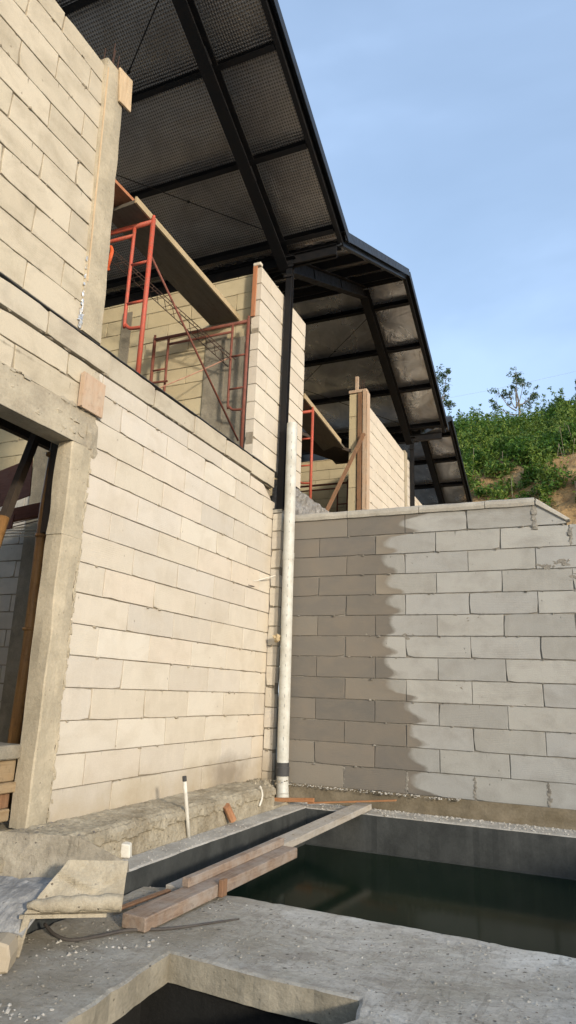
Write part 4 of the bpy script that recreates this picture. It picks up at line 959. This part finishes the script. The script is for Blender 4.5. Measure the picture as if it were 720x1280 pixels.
# triangular reinforcement cage hanging from the roof
mb = MB(); a0 = V((-1.62, -1.2, 5.72)); b0 = V((-.30, -.62, 4.42)); ax = (b0 - a0).normalized(); u_ = ax.orthogonal().normalized(); w_ = ax.cross(u_)
cs = [u_ * .065, (u_ * -.033 + w_ * .056), (u_ * -.033 - w_ * .056)]
for c_ in cs: mb.tube([a0 + c_, b0 + c_], .005, 6)
for k in range(15):
    p = a0.lerp(b0, k / 15); q = a0.lerp(b0, (k + .5) / 15)
    for i in range(3): mb.tube([p + cs[i], q + cs[(i + 1) % 3]], .0035, 5)
tag(mb.build('rebar_cage', M['rust']), 'slanting reinforcement cage hanging behind the red scaffold frame', 'rebar')
mb = MB(); mb.tube(smooth_path([(-.10, -2.93, 4.02), (-.06, -2.95, 4.1), (-.07, -2.93, 4.18), (-.10, -2.92, 4.23)]), [.014] * 18 + [.008], 8); mb.lump((-.1, -2.93, 4.03), .024, 0, (1, 1, .8))
tag(mb.build('safety_glove', M['orange']), 'small orange rag or glove hanging behind the upper column', 'glove')
# second house scaffold
scaffold('red scaffold frame in the opening of the house behind the grey wall', (-.2, 1.49), (-1, -.03), 1.2, 3.31, 4.73, M['red'], r=.02)
scaffold('dark rusty scaffold frame deep inside the house behind the grey wall', (-.75, 4.6), (-1, 0), 1.2, 3.31, 4.7, M['rusty_red'], r=.019)
mb = MB(); mb.beam((-.40, 1.25, 4.78), (-.55, 3.9, 4.80), .35, .04, (0, 0, 1)); t_ = tag(mb.build('scaffold_plank', M['wood_plank_dark']), 'dark board on the scaffold in the second house', 'plank')
mb = MB(); mb.beam((-.21, 1.2, 4.80), (-.33, 3.0, 4.82), .02, .07, (0, 0, 1)); tag(mb.build('scaffold_plank', M['wood_edge']), 'pale narrow plank edge above the red frame in the second house', 'plank')
mb = MB(); mb.beam((-1.9, 1.5, 5.0), (-.35, 3.6, 4.75), .5, .05, (0, 0, 1)); tag(mb.build('platform_sheet', M['timber_dark']), 'dark sheet platform under the roof of the second house', 'platform')
mb = MB(); mb.beam((-.02, 3.22, 5.0), (-.46, 2.6, 3.45), .055, .025, (0, 1, 0)); tag(mb.build('timber_brace', M['wood_brown']), 'slanting brown brace propping the column formwork of the second house', 'brace')

# ================================================================== HILLSIDE
def ground_h(x, y):
    yy = y + .35 * max(0, x - 1.0) + .5 * noise.noise(V((x * .25, y * .2, 0)))
    if yy < 9.5: h = 2.45
    elif yy < 14.5: h = 2.45 + 5.6 * ((yy - 9.5) / 5.0) ** .85
    elif yy < 20: h = 8.05 + .50 * (yy - 14.5)
    else: h = 10.8 + .12 * (yy - 20)
    k = min(1, max(0, (yy - 9) / 4))
    return h + k * (.45 * noise.noise(V((x * .5, y * .5, 3))) + .22 * noise.noise(V((x * 1.7, y * 1.7, 8))) + .1 * noise.noise(V((x * 5, y * 5, 8))))
mb = MB()
def terr(u, v):
    x = .14 + 16 * u ** 1.2 if False else -14 + 30 * u; y = .12 + 46 * v ** 1.5
    return V((x, y, ground_h(x, y)))
xs_ = [-14 + 30 * i / 150 for i in range(151)]; ys_ = [.12] + [2 + 7 * i / 8 for i in range(8)] + [9 + 14 * i / 90 for i in range(91)] + [23 + 37 * (i + 1) / 25 for i in range(25)]
vs = []
for y in ys_:
    for x in xs_:
        vs.append(V((x, y, ground_h(x, y) if y > 6 or x > .1 else min(2.45, ground_h(x, y)))))
nx = len(xs_)
keep = []
for j in range(len(ys_) - 1):
    for i in range(nx - 1):
        if ys_[j] < 12.45 and xs_[i] < .0: continue     # the houses stand here
        keep.append((j * nx + i, j * nx + i + 1, (j + 1) * nx + i + 1, (j + 1) * nx + i))
mb.add(vs, keep); struct(mb.build('hillside', M['soil'], smooth=True))

def leaf(mb, c, s, mi=0):
    n = V((random.gauss(0, 1), random.gauss(0, 1) - .3, random.gauss(0, 1) + .8)).normalized(); u = n.orthogonal().normalized()
    a = random.random() * 6.28; u = (Matrix.Rotation(a, 3, n) @ u); w = n.cross(u)
    mb.add([c - u * s, c - w * s * .38, c + u * s, c + w * s * .38], [(0, 1, 2, 3)], mi)
def clump(mb, c, r, n, s, mi=0, flat=.8):
    for _ in range(n):
        d = V((random.gauss(0, 1), random.gauss(0, 1), random.gauss(0, 1))).normalized() * (random.random() ** .45) * r
        leaf(mb, V(c) + V((d.x, d.y, d.z * flat)), s * random.uniform(.6, 1.3), mi)
# patches of bare earth stay free of bushes (ellipses on the slope, world x / z)
bare = [(3.05, 8.6, .85, .42), (3.1, 6.95, .65, .45), (.1, 7.25, 1.0, .16)]
def is_bare(x, z): return any(((x - a) / c) ** 2 + ((z - b) / d) ** 2 < 1 for a, b, c, d in bare)
mb = MB(); cnt = 0
while cnt < 950:
    x = random.uniform(-5., 5.5); y = random.uniform(11.2, 20.8)
    if y < 12.8 and x < .2: continue
    h = ground_h(x, y)
    z16 = 1 + (h + .3 - 1) * 22.4 / (y + 6.4)
    if is_bare(x * 1.0, z16): continue
    r = random.uniform(.28, .62) * (1.5 if y > 16.5 else .85 if y > 13.5 else .6); cnt += 1
    clump(mb, (x, y, h + r * random.uniform(.35, .9)), r, int(300 * (r / .6) ** 1.6) + 20, .062, 1 if random.random() < .3 else 0)
    if random.random() < .35:       # shoots that break the outline
        b = V((x, y, h + r)); t_ = b + V((random.gauss(0, .2), 0, random.uniform(.5, 1.1)))
        for k in range(6): clump(mb, b.lerp(t_, k / 6), .16 - .015 * k, 14, .055, 1)
tag(mb.build('thicket', [M['leaf'], M['leaf_light']]), None, None, kind='stuff')
mb = MB()
for _ in range(60):      # dry stalks on the earth slope
    x = random.uniform(-2.5, 4); y = random.uniform(11.5, 16); h = ground_h(x, y); mb.tube([(x, y, h), (x + random.gauss(0, .1), y, h + random.uniform(.2, .9))], .008, 4, cap=False)
tag(mb.build('dry_stalks', M['bark']), None, None, kind='stuff')

def tree(label, base, top, crown, leaves, s=.055, group=None):
    t = thing('tree', label, 'tree', base, group)
    b = V(base); tp = V(top)
    mb = MB(); mid = b.lerp(tp, .55) + V((.12, 0, 0)); mb.tube(smooth_path([b - V((0, 0, .3)), mid, tp], 6), [.07 - .0045 * i for i in range(13)], 8)
    for c, r in crown:
        c = V(c); st = b.lerp(tp, .45 + .4 * random.random()); mb.tube(smooth_path([st, st.lerp(c, .5) + V((0, 0, -.15)), c], 4), [.026, .024, .022, .02, .017, .014, .012, .01, .008][:9], 6)
        for _ in range(5):
            e = c + V((random.gauss(0, 1), random.gauss(0, 1), random.gauss(0, 1))).normalized() * r * .8; mb.tube([c, e], [.008, .003], 5)
    mb.build('trunk', M['bark'], t, smooth=True)
    mb = MB()
    for c, r in crown:
        for _ in range(7):
            e = V(c) + V((random.gauss(0, 1), random.gauss(0, 1), random.gauss(0, .8))).normalized() * r * random.uniform(.3, .95); clump(mb, e, r * .36, leaves, s)
    mb.build('crown', M['leaf_tree'], t)
tree('airy round tree standing above the middle of the thicket', (.95, 20, ground_h(.95, 20)), (1.0, 20, 13.1), [((.35, 20, 13.0), .42), ((.75, 20.1, 12.85), .35), ((1.05, 20, 13.75), .40), ((1.3, 19.9, 13.2), .45), ((.95, 20.3, 13.3), .35), ((1.65, 20, 12.75), .34), ((1.35, 20, 12.5), .4), ((.2, 20, 12.55), .3)], 26)
tree('tree half hidden behind the gable edge of the second roof', (-2.0, 20, ground_h(-2, 20)), (-2.1, 20, 13.6), [((-2.15, 20, 14.1), .5), ((-1.75, 20, 13.75), .42), ((-2.4, 20, 13.4), .5), ((-1.7, 20, 14.15), .3), ((-1.95, 20, 13.1), .42), ((-2.6, 20, 14.2), .5), ((-1.6, 20, 12.75), .35)], 34)
tree('small feathery tree at the crest beside the bare earth cutting', (2.65, 19, ground_h(2.65, 19)), (2.6, 19, 11.9), [((2.5, 19, 11.85), .32), ((2.8, 19, 11.6), .38), ((2.3, 19, 11.4), .35), ((2.65, 19, 11.2), .4)], 30)
tree('dark tree cut off by the picture border above the cutting', (3.6, 18, ground_h(3.6, 18)), (3.5, 18, 11.9), [((3.35, 18, 11.9), .34), ((3.6, 18, 11.5), .5), ((3.2, 18, 11.1), .45), ((3.9, 18, 12.), .5), ((3.0, 18, 10.8), .4)], 46)
for k, (dz, sl) in enumerate(((0, 0), (1.9, .3))):
    mb = MB(); mb.tube([(x, 42 + .02 * x, 21.5 + dz + .12 * x + sl * .04 * x + .004 * (x - 4) ** 2) for x in range(-30, 31, 3)], .006, 5)
    tag(mb.build('power_line', M['cable_grey']), 'thin overhead cable crossing the sky behind the hill', 'cable', 'overhead cables')

# ================================================================== LIGHT, SKY, CAMERA
sd = V((-1.35, 1.0, -.46)).normalized()
sun = bpy.data.lights.new('sun', 'SUN'); sun.energy = 2.1; sun.angle = R(4); sun.color = (1., .88, .72)
so = bpy.data.objects.new('sun', sun); COL.objects.link(so); so.rotation_euler = sd.to_track_quat('-Z', 'Y').to_euler()
w = bpy.data.worlds.new('World'); S.world = w; w.use_nodes = True; nt = w.node_tree
sky = nt.nodes.new('ShaderNodeTexSky'); sky.sky_type = 'NISHITA'; sky.sun_disc = False
elev = math.asin(-sd.z); sky.sun_elevation = elev; sky.sun_rotation = math.atan2(-sd.x, -sd.y)
sky.air_density = 1.2; sky.dust_density = 1.5; sky.ozone_density = 1.5
bg = nt.nodes['Background']; bg.inputs[1].default_value = .15
# thin high veil of cloud over the blue
tc = N(nt, 'ShaderNodeTexCoord').outputs['Generated']
veil = ramp(nt, nz(nt, mapped(nt, tc, (1, 1, 2.2)), 1.6, 5, .5, .4), [(.35, .26), (.5, .36), (.66, .56)])
L(nt, mix(nt, veil, sky.outputs[0], (3.2, 4.3, 6.2)), bg.inputs[0])

f, yaw, pitch, roll = 849.7, -.41993921, .25829742, .0378655
cy, sy, cp, sp = math.cos(yaw), math.sin(yaw), math.cos(pitch), math.sin(pitch)
fw = V((sy * cp, cy * cp, sp)); r0 = V((cy, -sy, 0)); u0 = r0.cross(fw)
c, s = math.cos(roll), math.sin(roll); rt = r0 * c + u0 * s; up = -r0 * s + u0 * c
cam = bpy.data.cameras.new('camera'); co = bpy.data.objects.new('camera', cam); COL.objects.link(co)
mat = Matrix((rt, up, -fw)).transposed().to_4x4(); mat.translation = V((3.027774, -6.433947, 1.015724)); co.matrix_world = mat
cam.sensor_fit = 'VERTICAL'; cam.sensor_height = 36; cam.lens = f / 1280 * 36; cam.clip_start = .05; cam.clip_end = 2000
S.camera = co
S.view_settings.view_transform = 'Standard'; S.view_settings.look = 'None'; S.view_settings.exposure = .72; S.view_settings.gamma = 1
S.render.engine = 'CYCLES'; S.cycles.max_bounces = 8; S.cycles.use_denoising = True
